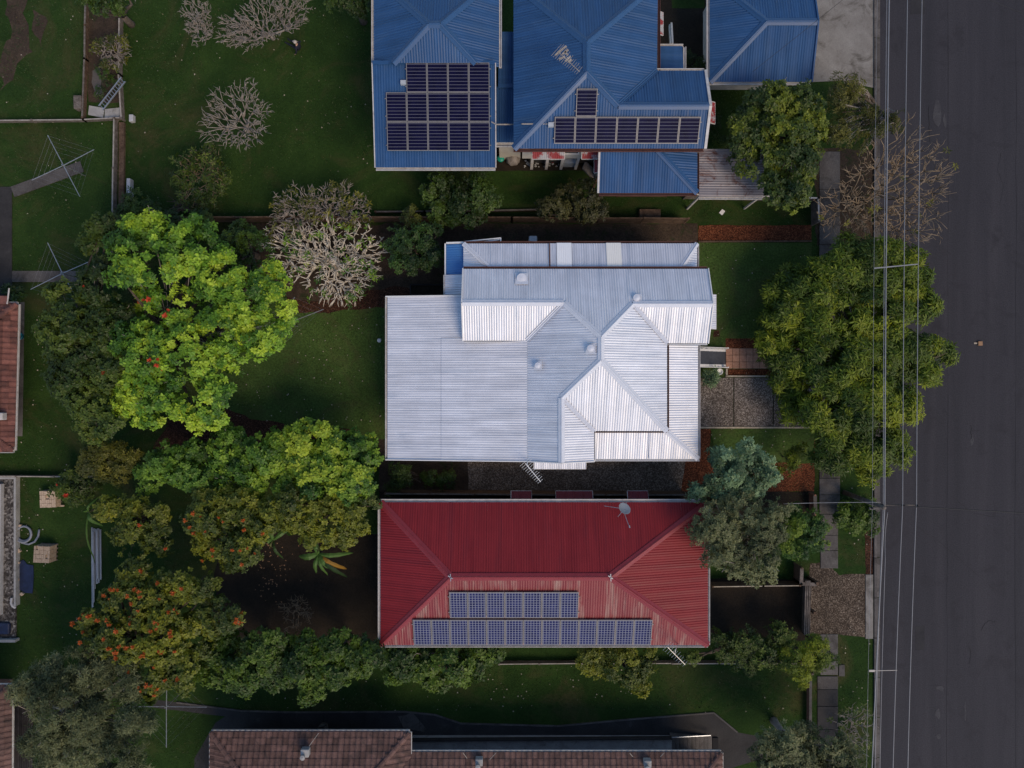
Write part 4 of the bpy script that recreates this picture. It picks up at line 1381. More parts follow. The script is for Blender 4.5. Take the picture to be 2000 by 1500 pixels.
# lower front verandah roof
va, vb, vc, vd, vh = Q(1170, 291, 4.95), Q(1283, 291, 4.95), Q(1362, 377, 4.4), Q(1170, 377, 4.4), Q(1362, 291, 4.4)
va.x = vd.x
vh.x = vc.x; vh.y = va.y
roof_plane(H2, [va, vb, vc, vd], by_, BP, BA)
roof_plane(H2, [vb, vh, vc], bx_, BP, BA)
cap(H2, vb, vc, 'blue_cap', 0.17, 0.03)
gutter(H2, vd, vc, (0, -1, 0), 'brown_gutter', 0.12)
gutter(H2, vc, vh, (1, 0, 0), 'brown_gutter', 0.1)
MB().bar(va - V(0.05, 0, 0), vd - V(0.05, 0, 0), 0.1, 0.14).build('barge_board', 'old_white_paint', H2)
wall_box(H2, vd.x + 0.3, vd.y + 1.9, vc.x - 0.6, wS.y + 0.49, 0, 4.3, 'cream_wall')
for px in (1176, 1240, 1300, 1356):
    MB().box(Q(px, 0, 4.3).x - 0.06, vd.y + 1.4, 0, Q(px, 0, 4.3).x + 0.06, vd.y + 1.52, 4.3).build('post', 'timber_brown', H2)
# small flat box roof on the street side
fa, fb, fc, fd = Q(1288, 90, 4.0), Q(1335, 90, 4.0), Q(1335, 134, 3.9), Q(1288, 134, 3.9)
roof_plane(H2, [fa, fb, fc, fd], bx_, 0.5, 0.004)
gutter(H2, fa, fb, (0, 1, 0), 'old_white_paint', 0.12)
gutter(H2, fb, fc, (1, 0, 0), 'old_white_paint', 0.14)
wall_box(H2, fa.x, fc.y, fb.x - 0.2, fa.y - 0.2, 0, 3.8, 'cream_wall')
MB().bar(Q(1311, 46, 1.2), Q(1313, 86, 3.2), 0.10, 0.14).bar(Q(1307, 50, 1.2), Q(1309, 86, 3.2), 0.06, 0.14).build('stair_rail', 'old_white_paint', H2)
# awnings
awning(H2, Q(1040, 292, 4.3), Q(1103, 292, 4.3), (0, -1, 0), 0.42, 0.25, 'peeling_red')
awning(H2, Q(1137, 292, 4.3), Q(1168, 292, 4.3), (0, -1, 0), 0.42, 0.25, 'peeling_red')
awning(H2, Q(1383, 196, 4.3), Q(1383, 238, 4.3), (1, 0, 0), 0.45, 0.25, 'peeling_red')
awning(H2, Q(1289, 22, 4.4), Q(1289, 66, 4.4), (1, 0, 0), 0.2, 0.12, 'peeling_red')
awning(H2, Q(1169, 336, 3.6), Q(1169, 303, 3.6), (-1, 0, 0), 0.22, 0.12, 'red_awning')
window_on(H2, V(Q(1070, 0, 4).x, wS.y + 0.5, 3.6), (0, -1, 0), 1.6, 1.2)
window_on(H2, V(Q(1115, 0, 4).x, wS.y + 0.5, 3.6), (0, -1, 0), 1.0, 1.2)
# solar arrays
dn = (sc - sb).normalized()
c0 = sa + (sd_ - sa) * ((124.0 - 123) / 204) + V(0, 0, 0)
pw = px2m(40.4, 5.0) - 0.02
ph = (sc - sb).length * (57.2 / 204) - 0.02
cells = [(c, 0) for c in (1, 2, 3, 4)] + [(c, r) for r in (1, 2) for c in range(5)]
c0.x = Q(755, 0, 5.0).x
solar_array('solar_array', 'fourteen navy solar panels in a notched block on the rear blue roof', c0, (1, 0, 0), dn, cells, pw, ph, 'panel_navy')
dn = (wS - Q(1003, 140, 0)).normalized()
dn = Vector((0, wS.y - r2.y, zR - zRr)).normalized()
f_at = lambda py, z: Q(0, py, z)
top = V(Q(1083, 0, 5.9).x, 0, 0)
# the plane height at a given y
zs = lambda y: zRr + (zR - zRr) * (r2.y - y) / (r2.y - wS.y)
yy = Q(0, 174, 6.4).y
top = V(Q(1083, 0, 5.7).x, yy, zs(yy))
ph2 = (Q(0, 174, 6.4).y - Q(0, 229, 5.8).y) / abs(dn.y) - 0.02
pw2 = px2m(40.4, 5.6) - 0.02
solar_array('solar_array', 'eight navy solar panels, a row of seven with one above, on the street-side blue roof', top, (1, 0, 0), dn, [(1, 0)] + [(c, 1) for c in range(7)], pw2, ph2, 'panel_navy')
# conduit between arrays and junction boxes
MB().poly([Q(960, 238, 5.1), Q(969, 243, 5.15), Q(1010, 243, 4.4), Q(1020, 242, 5.6), Q(1078, 242, 5.75)], 0.035, 5).build('conduit', 'fence_cap', H2)
q = Q(1076, 244, 5.8); MB().box(q.x - 0.14, q.y - 0.1, q.z - 0.1, q.x + 0.14, q.y + 0.1, q.z + 0.1).build('junction_box', 'pale_plastic', H2)
q = Q(788, 162, 5.2); MB().box(q.x - 0.14, q.y - 0.1, q.z - 0.1, q.x + 0.14, q.y + 0.1, q.z + 0.12).build('junction_box', 'pale_plastic', H2)
# antenna cluster on the roof
ra = yagi('tv_antenna', 'pale multi-element television aerial standing on the blue roof', Q(1110, 118, 6.3), Q(1108, 112, 7.4), Q(1089, 100, 7.4), Q(1132, 140, 7.4), 14, 0.75, mat='fence_cap')
mb = MB()
for a, b in (((1084, 108), (1106, 90)), ((1098, 106), (1110, 97)), ((1092, 116), (1103, 110)), ((1104, 120), (1114, 110)), ((1103, 101), (1109, 108)), ((1110, 122), (1116, 116))):
    mb.bar(Q(*a, 7.35), Q(*b, 7.35), 0.09, 0.05)
mb.build('reflector', 'fence_cap', ra)

# garage with blue hipped roof
G1 = thing('garage', 'blue hip-roofed garage beside the concrete apron', 'garage', P(1480, 60))
ga, gb = Q(1497, 42, 3.9), Q(1590, 42, 3.9)
gs0, gs1 = Q(1386, 160, 3.1), Q(1584, 160, 3.1)
gb.x = gs1.x
gn = ga.y + (ga.y - gs0.y)
roof_plane(G1, [gs0, gs1, gb, ga], by_, BP, BA)
roof_plane(G1, [V(gs0.x, gn, 3.1), V(gs1.x, gn, 3.1), gb, ga], by_, BP, BA)
roof_plane(G1, [gs0, ga, V(gs0.x, gn, 3.1)], bx_, BP, BA)
for a, b in ((ga, gb), (ga, gs0), (ga, V(gs0.x, gn, 3.1))): cap(G1, a, b, 'blue_cap', 0.2, 0.06)
gutter(G1, gs0, gs1, (0, -1, 0), 'old_white_paint', 0.12)
gutter(G1, gs0, V(gs0.x, gn, 3.1), (-1, 0, 0), 'old_white_paint', 0.14)
for s1 in (gs1, V(gs1.x, gn, 3.1)): MB().bar(gb + V(0.04, 0, 0), s1 + V(0.04, 0, 0), 0.08, 0.16).build('barge_board', 'blue_cap', G1)
wall_box(G1, gs0.x + 0.5, gs0.y + 0.9, gs1.x - 0.25, gn - 0.3, 0, 3.05, 'old_white_paint')
MB().bar(Q(1564, 172, 2.4), Q(1578, 160, 2.9), 0.12, 0.05).build('downpipe', 'old_white_paint', G1)

# rusty carport roof in front
K1 = thing('carport', 'low carport with rust-streaked grey corrugated sheets', 'carport', P(1430, 350))
ka, kb_, kc_, kd = Q(1365, 291, 3.0), Q(1492, 291, 2.9), Q(1492, 384, 2.9), Q(1365, 384, 3.0)
roof_plane(K1, [ka, kb_, kc_, kd], 'rusty_roof', 0.14, 0.009)
for p in (ka, kb_, kc_, kd):
    qx = p.lerp((ka + kc_) / 2, 0.06); MB().box(qx.x - 0.05, qx.y - 0.05, 0, qx.x + 0.05, qx.y + 0.05, 2.85).build('post', 'old_white_paint', K1)
gutter(K1, kd, kc_, (0, -1, 0), 'old_white_paint', 0.12)

# ================================================================== the red-roofed house
H3 = thing('house', 'red corrugated hip-roofed house with two rows of solar panels', 'house', P(1060, 1110))
rx_, ry_ = 'red_roof_x', 'red_roof_y'
zE, zD = 3.4, 4.75
nw, ne, sw3, se3 = Q(743, 981, zE), Q(1383, 981, zE), Q(743, 1260, zE), Q(1383, 1260, zE)
k1, k2 = Q(880, 1127, zD), Q(1192, 1127, zD)
RP, RA = 0.135, 0.009
roof_plane(H3, [nw, ne, k2, k1], ry_, RP, RA * 0.7, sheets=0.76)
roof_plane(H3, [sw3, se3, k2, k1], 'red_roof_faded', RP, RA)
roof_plane(H3, [nw, k1, sw3], rx_, RP, RA)
roof_plane(H3, [ne, k2, se3], rx_, RP, RA)
for a, b in ((k1, k2), (k1, nw), (k1, sw3), (k2, ne), (k2, se3)): cap(H3, a, b, 'red_cap', 0.2, 0.07)
for p in (k1, k2):
    MB().bar(p + V(-0.12, 0.1, 0.12), p + V(0.12, -0.06, 0.12), 0.05, 0.03).bar(p + V(0.02, -0.2, 0.12), p + V(0.0, 0.2, 0.12), 0.04, 0.03).build('ridge_patch', 'galvanised', H3)
gutter(H3, nw, ne, (0, 1, 0), 'old_white_paint', 0.15)
gutter(H3, sw3, se3, (0, -1, 0), 'old_white_paint', 0.12)
gutter(H3, nw, sw3, (-1, 0, 0), 'old_white_paint', 0.13)
gutter(H3, ne, se3, (1, 0, 0), 'old_white_paint', 0.10)
wall_box(H3, nw.x + 0.45, sw3.y + 0.45, ne.x - 0.45, nw.y - 0.45, 0, 3.3, 'cream_wall')
for a, b in ((998, 1038), (1086, 1158), (1226, 1266)):
    awning(H3, V(Q(a, 0, 2.3).x, nw.y + 0.0, 2.35), V(Q(b, 0, 2.3).x, nw.y + 0.0, 2.35), (0, 1, 0), 0.42, 0.2, 'red_awning')
for a, b in ((982, 1036), (1230, 1275)):
    awning(H3, V(Q(a, 0, 2.5).x, sw3.y - 0.05, 2.6), V(Q(b, 0, 2.5).x, sw3.y - 0.05, 2.6), (0, -1, 0), 0.35, 0.2, 'red_awning')
for px in (900, 1020, 1120, 1245):
    window_on(H3, V(Q(px, 0, 2).x, nw.y - 0.45, 1.7), (0, 1, 0), 1.3, 1.0)
dz3 = Vector((0, sw3.y - k1.y, zE - zD)).normalized()
z3 = lambda y: zD + (zE - zD) * (k1.y - y) / (k1.y - sw3.y)
y1 = Q(0, 1154, 4.5).y
pw3 = px2m(36.0, 4.3) - 0.02
y1e = Q(0, 1206, 4.1).y
ph3 = (y1 - y1e) / abs(dz3.y) - 0.02
solar_array('solar_array', 'upper row of seven blue gridded solar panels on the red roof', V(Q(878, 0, 4.35).x, y1, z3(y1)), (1, 0, 0), dz3, [(c, 0) for c in range(7)], pw3, ph3, 'panel_blue')
y2 = Q(0, 1209, 4.05).y
ph4 = (y2 - Q(0, 1259, 3.55).y) / abs(dz3.y) - 0.02
solar_array('solar_array', 'lower row of thirteen blue gridded solar panels on the red roof', V(Q(807, 0, 3.9).x, y2, z3(y2)), (1, 0, 0), dz3, [(c, 0) for c in range(13)], px2m(35.9, 3.85) - 0.02, ph4, 'panel_blue')
# satellite dish
D = thing('satellite_dish', 'grey satellite dish on the red roof near its upper gutter', 'satellite dish', Q(1221, 985, 3.45))
dc = Q(1219, 994, 4.35)
ax = Vector((0.35, 0.62, 0.72)).normalized()
pr = [(0.02, 0.0), (0.14, 0.012), (0.25, 0.035), (0.34, 0.065), (0.35, 0.066), (0.34, 0.05), (0.25, 0.015), (0.02, -0.02)]
MB().lathe(dc, pr, 24, ax).build('reflector', 'dish_grey', D, smooth=True)
MB().poly([Q(1221, 985, 3.5), Q(1224, 980, 3.9), dc - ax * 0.05], 0.025, 6).build('mount_arm', 'galvanised', D)
MB().tube(dc - Vector((0, 0.2, 0)), Q(1229, 1029, 4.6), 0.018).tube(Q(1229, 1026, 4.6), Q(1230, 1031, 4.62), 0.04).build('feed_arm', 'galvanised', D)
MB().tube(dc, Q(1180, 988, 3.75), 0.015).tube(dc, Q(1207, 1009, 3.9), 0.02).build('stay', 'galvanised', D)
yagi('tv_antenna', 'grey aerial leaning over the lower corner of the red roof', Q(1325, 1258, 3.4), Q(1320, 1268, 4.6), Q(1304, 1264, 4.7), Q(1338, 1298, 4.5), 10, 0.6)

# ================================================================== tiled buildings
U1 = thing('unit_block', 'brown tiled unit block at the lower edge, taller stepped-forward part', 'building', P(605, 1500))
ze_u, pt = 3.0, 0.36
ua, ub = Q(412, 1431, ze_u), Q(800, 1431, ze_u)
run = 4.2
zr_u = ze_u + run * pt
inview = lambda p: abs(750 - p.y * FPX / (CAM_H - p.z)) < 1510 and (750 - p.y * FPX / (CAM_H - p.z)) < 1506 and (1000 + p.x * FPX / (CAM_H - p.z)) > -6
tile_roof(U1, [ua, ub, V(ub.x - run, ub.y - run, zr_u), V(ua.x + run, ua.y - run, zr_u)], 'roof_tile_brown', 240, inview)
tile_roof(U1, [ub, V(ub.x, ub.y - 2 * run, ze_u), V(ub.x - run, ub.y - run, zr_u)], 'roof_tile_brown', 60, inview)
tile_roof(U1, [V(ua.x, ua.y - 2 * run, ze_u), ua, V(ua.x + run, ua.y - run, zr_u)], 'roof_tile_brown', 60, inview)


def hip_tiles(root, a, b, mat):
    a, b = Vector(a), Vector(b)
    n = int((b - a).length / 0.38)
    d = (b - a).normalized()
    for i in range(n):
        p = a + d * (i * 0.38); q = p + d * 0.42
        sd = d.cross(Vector((0, 0, 1))).normalized(); up = sd.cross(d)
        pr = [(-0.15, -0.02), (-0.1, 0.06), (0, 0.09), (0.1, 0.06), (0.15, -0.02)]
        vs = [o_ + sd * x + up * (z + 0.02 + lift) for o_, lift in ((p, 0.025), (q, 0.0)) for x, z in pr]
        MB().add(vs, [(j, j + 1, 6 + j, 5 + j) for j in range(4)] + [(0, 1, 2, 3, 4)]).build('hip_tile', mat, root)


hip_tiles(U1, ua, V(ua.x + run, ua.y - run, zr_u), 'roof_tile_brown')
hip_tiles(U1, ub, V(ub.x - run, ub.y - run, zr_u), 'roof_tile_brown')
gutter(U1, ua, ub, (0, 1, 0), 'old_white_paint', 0.12)
gutter(U1, ua, V(ua.x, ua.y - 2 * run, ze_u), (-1, 0, 0), 'old_white_paint', 0.1)
gutter(U1, ub, V(ub.x, ub.y - 2 * run, ze_u), (1, 0, 0), 'old_white_paint', 0.1)
wall_box(U1, ua.x + 0.5, ua.y - 8, ub.x - 0.5, ua.y - 1.6, 0, 2.95, 'brick_wall')
U2 = thing('unit_block', 'brown tiled unit block at the lower edge, long set-back part with walkway', 'building', P(1100, 1520))
uc, ud = Q(800, 1471, 2.9), Q(1409, 1471, 2.9)
zr2 = 2.9 + run * pt
tile_roof(U2, [uc - V(0.3, 0, 0), ud, V(ud.x - run, ud.y - run, zr2), V(uc.x - 0.3, uc.y - run, zr2)], 'roof_tile_brown', 240, inview)
tile_roof(U2, [ud, V(ud.x, ud.y - 2 * run, 2.9), V(ud.x - run, ud.y - run, zr2)], 'roof_tile_brown', 50, inview)
hip_tiles(U2, ud, V(ud.x - run, ud.y - run, zr2), 'roof_tile_brown')
gutter(U2, uc, ud, (0, 1, 0), 'old_white_paint', 0.12)
gutter(U2, ud, V(ud.x, ud.y - 2 * run, 2.9), (1, 0, 0), 'old_white_paint', 0.1)
wall_box(U2, uc.x + 0.1, uc.y - 8, ud.x - 0.5, uc.y - 1.6, 0, 2.85, 'brick_wall')
wk0, wk1 = Q(803, 1446, 0.6), Q(1312, 1470, 0.6)
MB().box(wk0.x, wk1.y - 0.6, 0, wk1.x, wk0.y, 0.6).build('walkway', 'concrete_pale', U2)
MB().bar(Q(803, 1445, 0.75), Q(1312, 1441, 0.75), 0.08, 0.3).build('parapet', 'concrete_dark', U2)
for i in range(10):
    a = Q(1312 + i * 7.9, 1441 - i * 0.3, 0.6 - i * 0.055); b = Q(1312 + (i + 1) * 7.9 - 0.5, 1469, 0.6 - i * 0.055)
    MB().box(a.x, b.y, 0, b.x, a.y, 0.6 - i * 0.055).build('step', 'concrete_old', U2)
MB().bar(Q(1312, 1440, 0.85), Q(1388, 1436, 0.3), 0.05, 0.06).build('handrail', 'galvanised', U2)
MB().box(Q(1391, 0).x, Q(0, 1462).y, 0.0, Q(1402, 0).x, Q(0, 1440).y, 0.09).build('drain_grate', 'crack_black', U2)


def roof_box(root, px, py, z, s, mat='concrete_pale'):
    c = Q(px, py, z)
    MB().box(c.x - s, c.y - s, c.z - 0.15, c.x + s, c.y + s, c.z + 0.22).build('flue_box', mat, root, bevel=0.03)
    MB().lathe(c + V(-0.05, -0.12, 0.22), [(0.1, 0), (0.1, 0.15), (0.14, 0.16), (0.14, 0.22), (0.02, 0.26)], 10).build('flue', mat, root)


roof_box(U1, 597, 1468, 3.55, 0.22)
roof_box(U2, 936, 1486, 3.2, 0.2)
roof_box(U2, 1264, 1489, 3.2, 0.2)
for root, a, b in ((U1, (604, 1457), (622, 1432)), (U2, (956, 1484), (969, 1470)), (U2, (904, 1470), (912, 1481)), (U2, (1230, 1471), (1236, 1478)), (U2, (1290, 1478), (1297, 1470))):
    MB().tube(Q(*a, 3.55), Q(*b, 3.2), 0.018).build('stay_wire', 'fence_cap', root)

H4 = thing('house', 'reddish terracotta tiled house at the left edge', 'house', P(-40, 735))
ta, tb_ = Q(33, 594, 2.6), Q(25, 880, 2.6)
tc_, td_ = Q(-90, 800, 4.0), Q(-90, 680, 4.0)
tile_roof(H4, [ta, tb_, tc_, td_], 'roof_tile', 240, inview)
hip_tiles(H4, ta, td_, 'roof_tile'); hip_tiles(H4, tb_, tc_, 'roof_tile')
gutter(H4, ta, tb_, (1, 0, 0), 'old_white_paint', 0.12)
gutter(H4, ta, ta - V(4, 0, 0), (0, 1, 0), 'old_white_paint', 0.12)
gutter(H4, tb_, tb_ - V(4, 0, 0), (0, -1, 0), 'old_white_paint', 0.12)
wall_box(H4, ta.x - 8, tb_.y + 0.8, tb_.x - 2.0, ta.y - 0.8, 0, 2.5, 'brick_wall')
tile_roof(H4, [V(ta.x - 8, ta.y, 2.6), ta, td_], 'roof_tile', 10, inview)
tile_roof(H4, [V(tb_.x, tb_.y, 2.6), V(tb_.x - 8, tb_.y, 2.6), tc_], 'roof_tile', 10, inview)
roof_box(H4, 3, 813, 3.1, 0.2, 'old_white_paint')
MB().box(Q(-60, 0, 2.7).x, Q(0, 594, 2.7).y, 2.65, Q(14, 0, 2.7).x, Q(0, 578, 2.7).y, 2.72).build('porch_roof', 'roof_tile', H4)
MB().tube(Q(18, 563, 2.6), Q(14, 594, 2.7), 0.04).build('downpipe', 'old_white_paint', H4)

H5 = thing('house', 'dull brown tiled house with dark deck in the bottom left corner', 'house', P(-60, 1440))
ha, hb = Q(21, 1340, 3.0), Q(19, 1560, 3.0)
hc, hd = Q(-90, 1560, 4.3), Q(-90, 1430, 4.3)
tile_roof(H5, [ha, hb, hc, hd], 'roof_tile_brown', 200, inview)
tile_roof(H5, [V(ha.x - 8, ha.y, 3.0), ha, hd], 'roof_tile_brown', 20, inview)
hip_tiles(H5, ha, hd, 'roof_tile_brown')
gutter(H5, ha, hb, (1, 0, 0), 'old_white_paint', 0.1)
gutter(H5, ha, ha - V(4, 0, 0), (0, 1, 0), 'old_white_paint', 0.1)
wall_box(H5, ha.x - 8, hb.y, hb.x - 2.0, ha.y - 0.9, 0, 2.95, 'brick_wall')
x = 24.0
while x < 60:
    p, q = Q(x, 1352, 0.5), Q(x + 3.6, 1560, 0.5)
    MB().box(p.x, q.y, 0.42, q.x, p.y, 0.46).build('deck_board', 'dark_deck', H5)
    x += 4.4


# ================================================================== fences and walls
def fence(name, label, pts, h, cap_mat='fence_cap', body='timber_grey', cat='fence', thick=0.05, capw=0.09, spacing=2.4, group=None):
    """boarded fence: posts, top rail and one board panel per bay"""
    pts = [P(*p) for p in pts]
    root = thing(name, label, cat, (pts[0] + pts[-1]) / 2, group)
    for a, b in zip(pts, pts[1:]):
        n = max(1, int(round((b - a).length / spacing)))
        for i in range(n):
            p, q = a.lerp(b, i / n), a.lerp(b, (i + 1) / n)
            hh = h + rnd.uniform(-0.02, 0.02)
            MB().bar(p + V(0, 0, hh / 2), q + V(0, 0, hh / 2), thick, hh - 0.04).build('board_panel', body, root)
            j = Vector((rnd.uniform(-0.01, 0.01), rnd.uniform(-0.01, 0.01), 0))
            MB().bar(p + V(0, 0, hh) + j, q + V(0, 0, hh) - j, capw, 0.05).build('top_rail', cap_mat, root)
        for i in range(n + 1):
            p = a.lerp(b, i / n)
            MB().box(p.x - 0.05, p.y - 0.05, 0, p.x + 0.05, p.y + 0.05, h + 0.06).build('post', body, root)
    return root


fence('fence', 'thin grey timber fence running across the upper left yards', [(-30, 240), (170, 238), (242, 234)], 0.35, capw=0.06, spacing=3.2)
fence('fence', 'grey timber fence between the clothesline yard and the blue house lawn', [(231, 236), (228, 430), (226, 560)], 0.45, capw=0.07)
fence('fence', 'weathered fence beside the narrow garden strip at the top', [(241, 16), (239, 150), (244, 236)], 0.4, capw=0.07)
fence('fence', 'low dark retaining fence on the outer side of the garden strip', [(174, -10), (172, 120), (168, 234)], 0.35, body='timber_brown', cap_mat='timber_grey')
o = MB().bar(P(239, 240, 0.08), P(238, 420, 0.08), 0.30, 0.20).build('retaining_wall', 'timber_brown')
setp(o, 'dark brown timber retaining wall along the clothesline yard fence', 'retaining wall')
fence('fence', 'thin pale fence between the two left-hand yards, below the tiled house', [(-30, 928), (190, 929)], 0.5, capw=0.06)
fence('fence', 'timber boundary fence above the white house, along the hedge', [(250, 434), (620, 433), (1000, 434), (1335, 436)], 1.2, cap_mat='timber_brown', body='timber_brown', capw=0.07)
fence('fence', 'timber boundary fence between the white house and the red house', [(760, 957), (1100, 959), (1330, 959)], 1.4, body='timber_brown', cap_mat='timber_grey')
fence('fence', 'low grey fence on the far side of the red house behind the shrubs', [(975, 1291), (1130, 1290), (1400, 1290), (1560, 1290)], 0.45, capw=0.05)
fence('fence', 'white rail fence in front of the rusty carport', [(1335, 388), (1500, 392), (1584, 396), (1585, 440)], 1.0, 'old_white_paint', 'timber_grey', capw=0.08)
fence('fence', 'thin timber front fence of the lower lawn beside the footpath', [(1576, 1318), (1576, 1425)], 0.5, 'concrete_old', 'brick_wall', capw=0.16)
fence('retaining_edge', 'low log edging below the blue house hedge', [(735, 416), (830, 415), (935, 414), (1052, 412)], 0.3, 'timber_grey', 'timber_brown', cat='edging')
fence('fence', 'small white gate fence at the narrow path by the blue verandah', [(1205, 384), (1300, 384)], 1.0, 'old_white_paint', 'timber_brown', capw=0.07)

gbed = thing('garden_bed', 'dark timber-edged garden bed left of the white house', 'garden bed', P(832, 566))
for a, b in (((802, 556), (868, 556)), ((802, 576), (868, 576)), ((802, 556), (802, 576)), ((868, 556), (868, 576))):
    MB().bar(P(*a, 0.1), P(*b, 0.1), 0.08, 0.2).build('edging_board', 'dark_deck', gbed)
pq0, pq1 = P(803, 575), P(867, 557)
MB().box(pq0.x, pq0.y, 0.0, pq1.x, pq1.y, 0.1).build('soil_fill', 'soil_dark', gbed)

# timber gate and front fence of the red house
GT = thing('gate', 'grey timber sliding gate at the gravel crossover', 'gate', P(1577, 1185))
for dx in (-0.09, 0.02, 0.13):
    MB().bar(P(1577, 1134, 1.1) + V(dx, 0, 0), P(1574, 1240, 1.1) + V(dx, 0, 0), 0.07, 0.06).build('rail', 'timber_grey', GT)
MB().bar(P(1577, 1134, 0.55), P(1574, 1240, 0.55), 0.04, 1.0).build('board_panel', 'timber_grey', GT)
for p in ((1579, 1128), (1574, 1184), (1573, 1238)):
    q = P(*p); MB().box(q.x - 0.08, q.y - 0.08, 0, q.x + 0.08, q.y + 0.08, 1.25).build('post', 'timber_brown', GT)
fence('fence', 'short corner fence linking gate and hedge in front of the red house', [(1551, 1100), (1550, 1130), (1580, 1131)], 1.1, 'timber_grey', 'timber_brown', capw=0.2)
fence('fence', 'brick-topped front fence between the red house garden and footpath', [(1580, 963), (1581, 1000)], 0.8, 'concrete_old', 'brick_wall', capw=0.2)
fence('fence', 'thin orange-brown timber fence line beside the red house driveway', [(1384, 1137), (1480, 1136), (1550, 1135)], 0.9, 'timber_pale', 'timber_brown', capw=0.05)

# concrete edging of the half-built pad on the left
CP = thing('concrete_pad', 'unfinished rubble-filled pad framed by pale concrete edging', 'building pad', P(15, 1090))
MB().box(P(-60, 0).x, P(0, 1250).y, 0.0, P(33, 0).x, P(0, 933).y, 0.12).build('rubble_fill', 'rubble', CP)
MB().bar(P(33, 935, 0.18), P(33, 1182, 0.18), 0.12, 0.36).build('edging_wall', 'concrete_pale', CP)
MB().bar(P(-60, 933, 0.18), P(35, 933, 0.18), 0.12, 0.36).build('edging_wall', 'concrete_pale', CP)
MB().bar(P(3, 945, 0.2), P(1, 1200, 0.2), 0.2, 0.4).build('edging_wall', 'pipe_grey', CP)
MB().bar(P(-60, 1250, 0.2), P(34, 1250, 0.2), 0.16, 0.36).build('edging_wall', 'concrete_pale', CP)
MB().poly([P(23, 1168, 0.2), P(22, 1178, 0.25), P(25, 1184, 0.25), P(31, 1187, 0.2)], 0.07, 8).build('pipe_bend', 'pipe_grey', CP)
setp(MB().box(P(-20, 0).x, P(0, 1236).y, 0.0, P(24, 0).x, P(0, 1214).y, 0.3).build('water_tank_lid', 'blue_tarp', bevel=0.05), 'dark navy cover at the foot of the rubble pad', 'cover')

# ================================================================== small things in the yards
# rotary clotheslines
def clothesline(label, hub, arms, z=2.0, lines=4):
    h = P(*hub, z)
    root = thing('clothesline', label, 'clothesline', (h.x, h.y, 0), 'rotary clotheslines')
    MB().tube(V(h.x, h.y, 0), h + V(0, 0, 0.15), 0.03, None, 8).build('post', 'galvanised', root)
    tips = [P(*a, z + 0.12) for a in arms]
    for q in tips:
        MB().tube(h, q, 0.026, 0.02, 6).build('arm', 'galvanised', root)
    w = MB()
    n = len(tips)
    for i in range(n):
        a, b = tips[i], tips[(i + 1) % n]
        for k in range(lines):
            f = 0.45 + 0.53 * k / (lines - 1)
            w.tube(h.lerp(a, f), h.lerp(b, f), 0.0025, None, 3)
    w.build('line', 'conduit_grey', root)
    return root


clothesline('rotary clothesline with four arms over the upper left lawn', (124, 323), [(93, 264), (184, 292), (156, 384), (62, 352)])
clothesline('rotary clothesline half hidden by the left tree, near the tiled house', (122, 534), [(93, 474), (172, 512), (154, 590), (60, 565)])
clothesline('rotary clothesline reaching out from under the lime green tree', (560, 632), [(632, 604), (534, 690), (490, 640), (575, 580)])
clothesline('rotary clothesline beside the grey-green tree near the lower path', (325, 1380), [(404, 1381), (325, 1460), (248, 1380), (326, 1310)])

# aluminium ladder-like gutter piece, two pale boards, box
lad = thing('ladder', 'short metal ladder lying across the narrow garden strip', 'ladder', P(218, 182))
for s in (-0.17, 0.17):
    a, b = P(197, 211, 0.5), P(241, 155, 0.9); sd = (b - a).cross(V(0, 0, 1)).normalized() * s
    MB().bar(a + sd, b + sd, 0.05, 0.07).build('rail', 'galvanised', lad)
for i in range(12):
    f = (i + 0.5) / 12; c = P(197, 211, 0.5).lerp(P(241, 155, 0.9), f); sd = (P(241, 155, .9) - P(197, 211, .5)).cross(V(0, 0, 1)).normalized() * 0.17
    MB().tube(c - sd, c + sd, 0.018, None, 5).build('rung', 'galvanised', lad)
for pts, z, lb in (([(174, 206), (204, 211), (201, 230), (172, 224)], 0.12, 'pale board lying flat below the garden strip, nearer the outer fence'), ([(205, 213), (234, 210), (234, 231), (204, 231)], 0.09, 'pale board lying flat below the garden strip, nearer the inner fence')):
    setp(MB().prism([P(x, y, z) for x, y in pts], z - 0.03, z).build('board', 'concrete_pale'), lb, 'board', 'loose pale boards')
setp(MB().prism([P(x, y) for x, y in ((152, 192), (167, 192), (167, 217), (153, 218))], 0, 0.45).build('storage_box', 'timber_grey', bevel=0.02), 'grey timber box against the outer fence of the garden strip', 'box')
setp(MB().prism([P(x, y) for x, y in ((257, 227), (265, 227), (265, 240), (257, 241))], 0, 0.3).build('crate', 'pipe_grey', bevel=0.02), 'small grey crate on the grass beside the fence corner', 'crate')
setp(MB().bar(P(254, 350, 0.2), P(254, 391, 0.2), 0.22, 0.4).build('bench', 'pipe_grey', bevel=0.02), 'narrow grey bench along the clothesline yard fence', 'bench')
# woodpile
wp = thing('woodpile', 'tangled pile of dead branches beside the dark shrub', 'woodpile', P(362, 400))
mb = MB()
for i in range(46):
    a = rnd.uniform(0, 3.14); c = P(362 + rnd.uniform(-20, 20), 402 + rnd.uniform(-10, 10), rnd.uniform(0.1, 0.6)); l = rnd.uniform(0.3, 0.7)
    d = V(math.cos(a), math.sin(a) * 0.5, rnd.uniform(-0.25, 0.25)) * l
    mb.poly([c - d, c + V(0, 0, rnd.uniform(-.05, .1)), c + d], [0.02, 0.025, 0.015], 5)
setp(mb.build('sticks', 'bark', wp), kind='stuff')

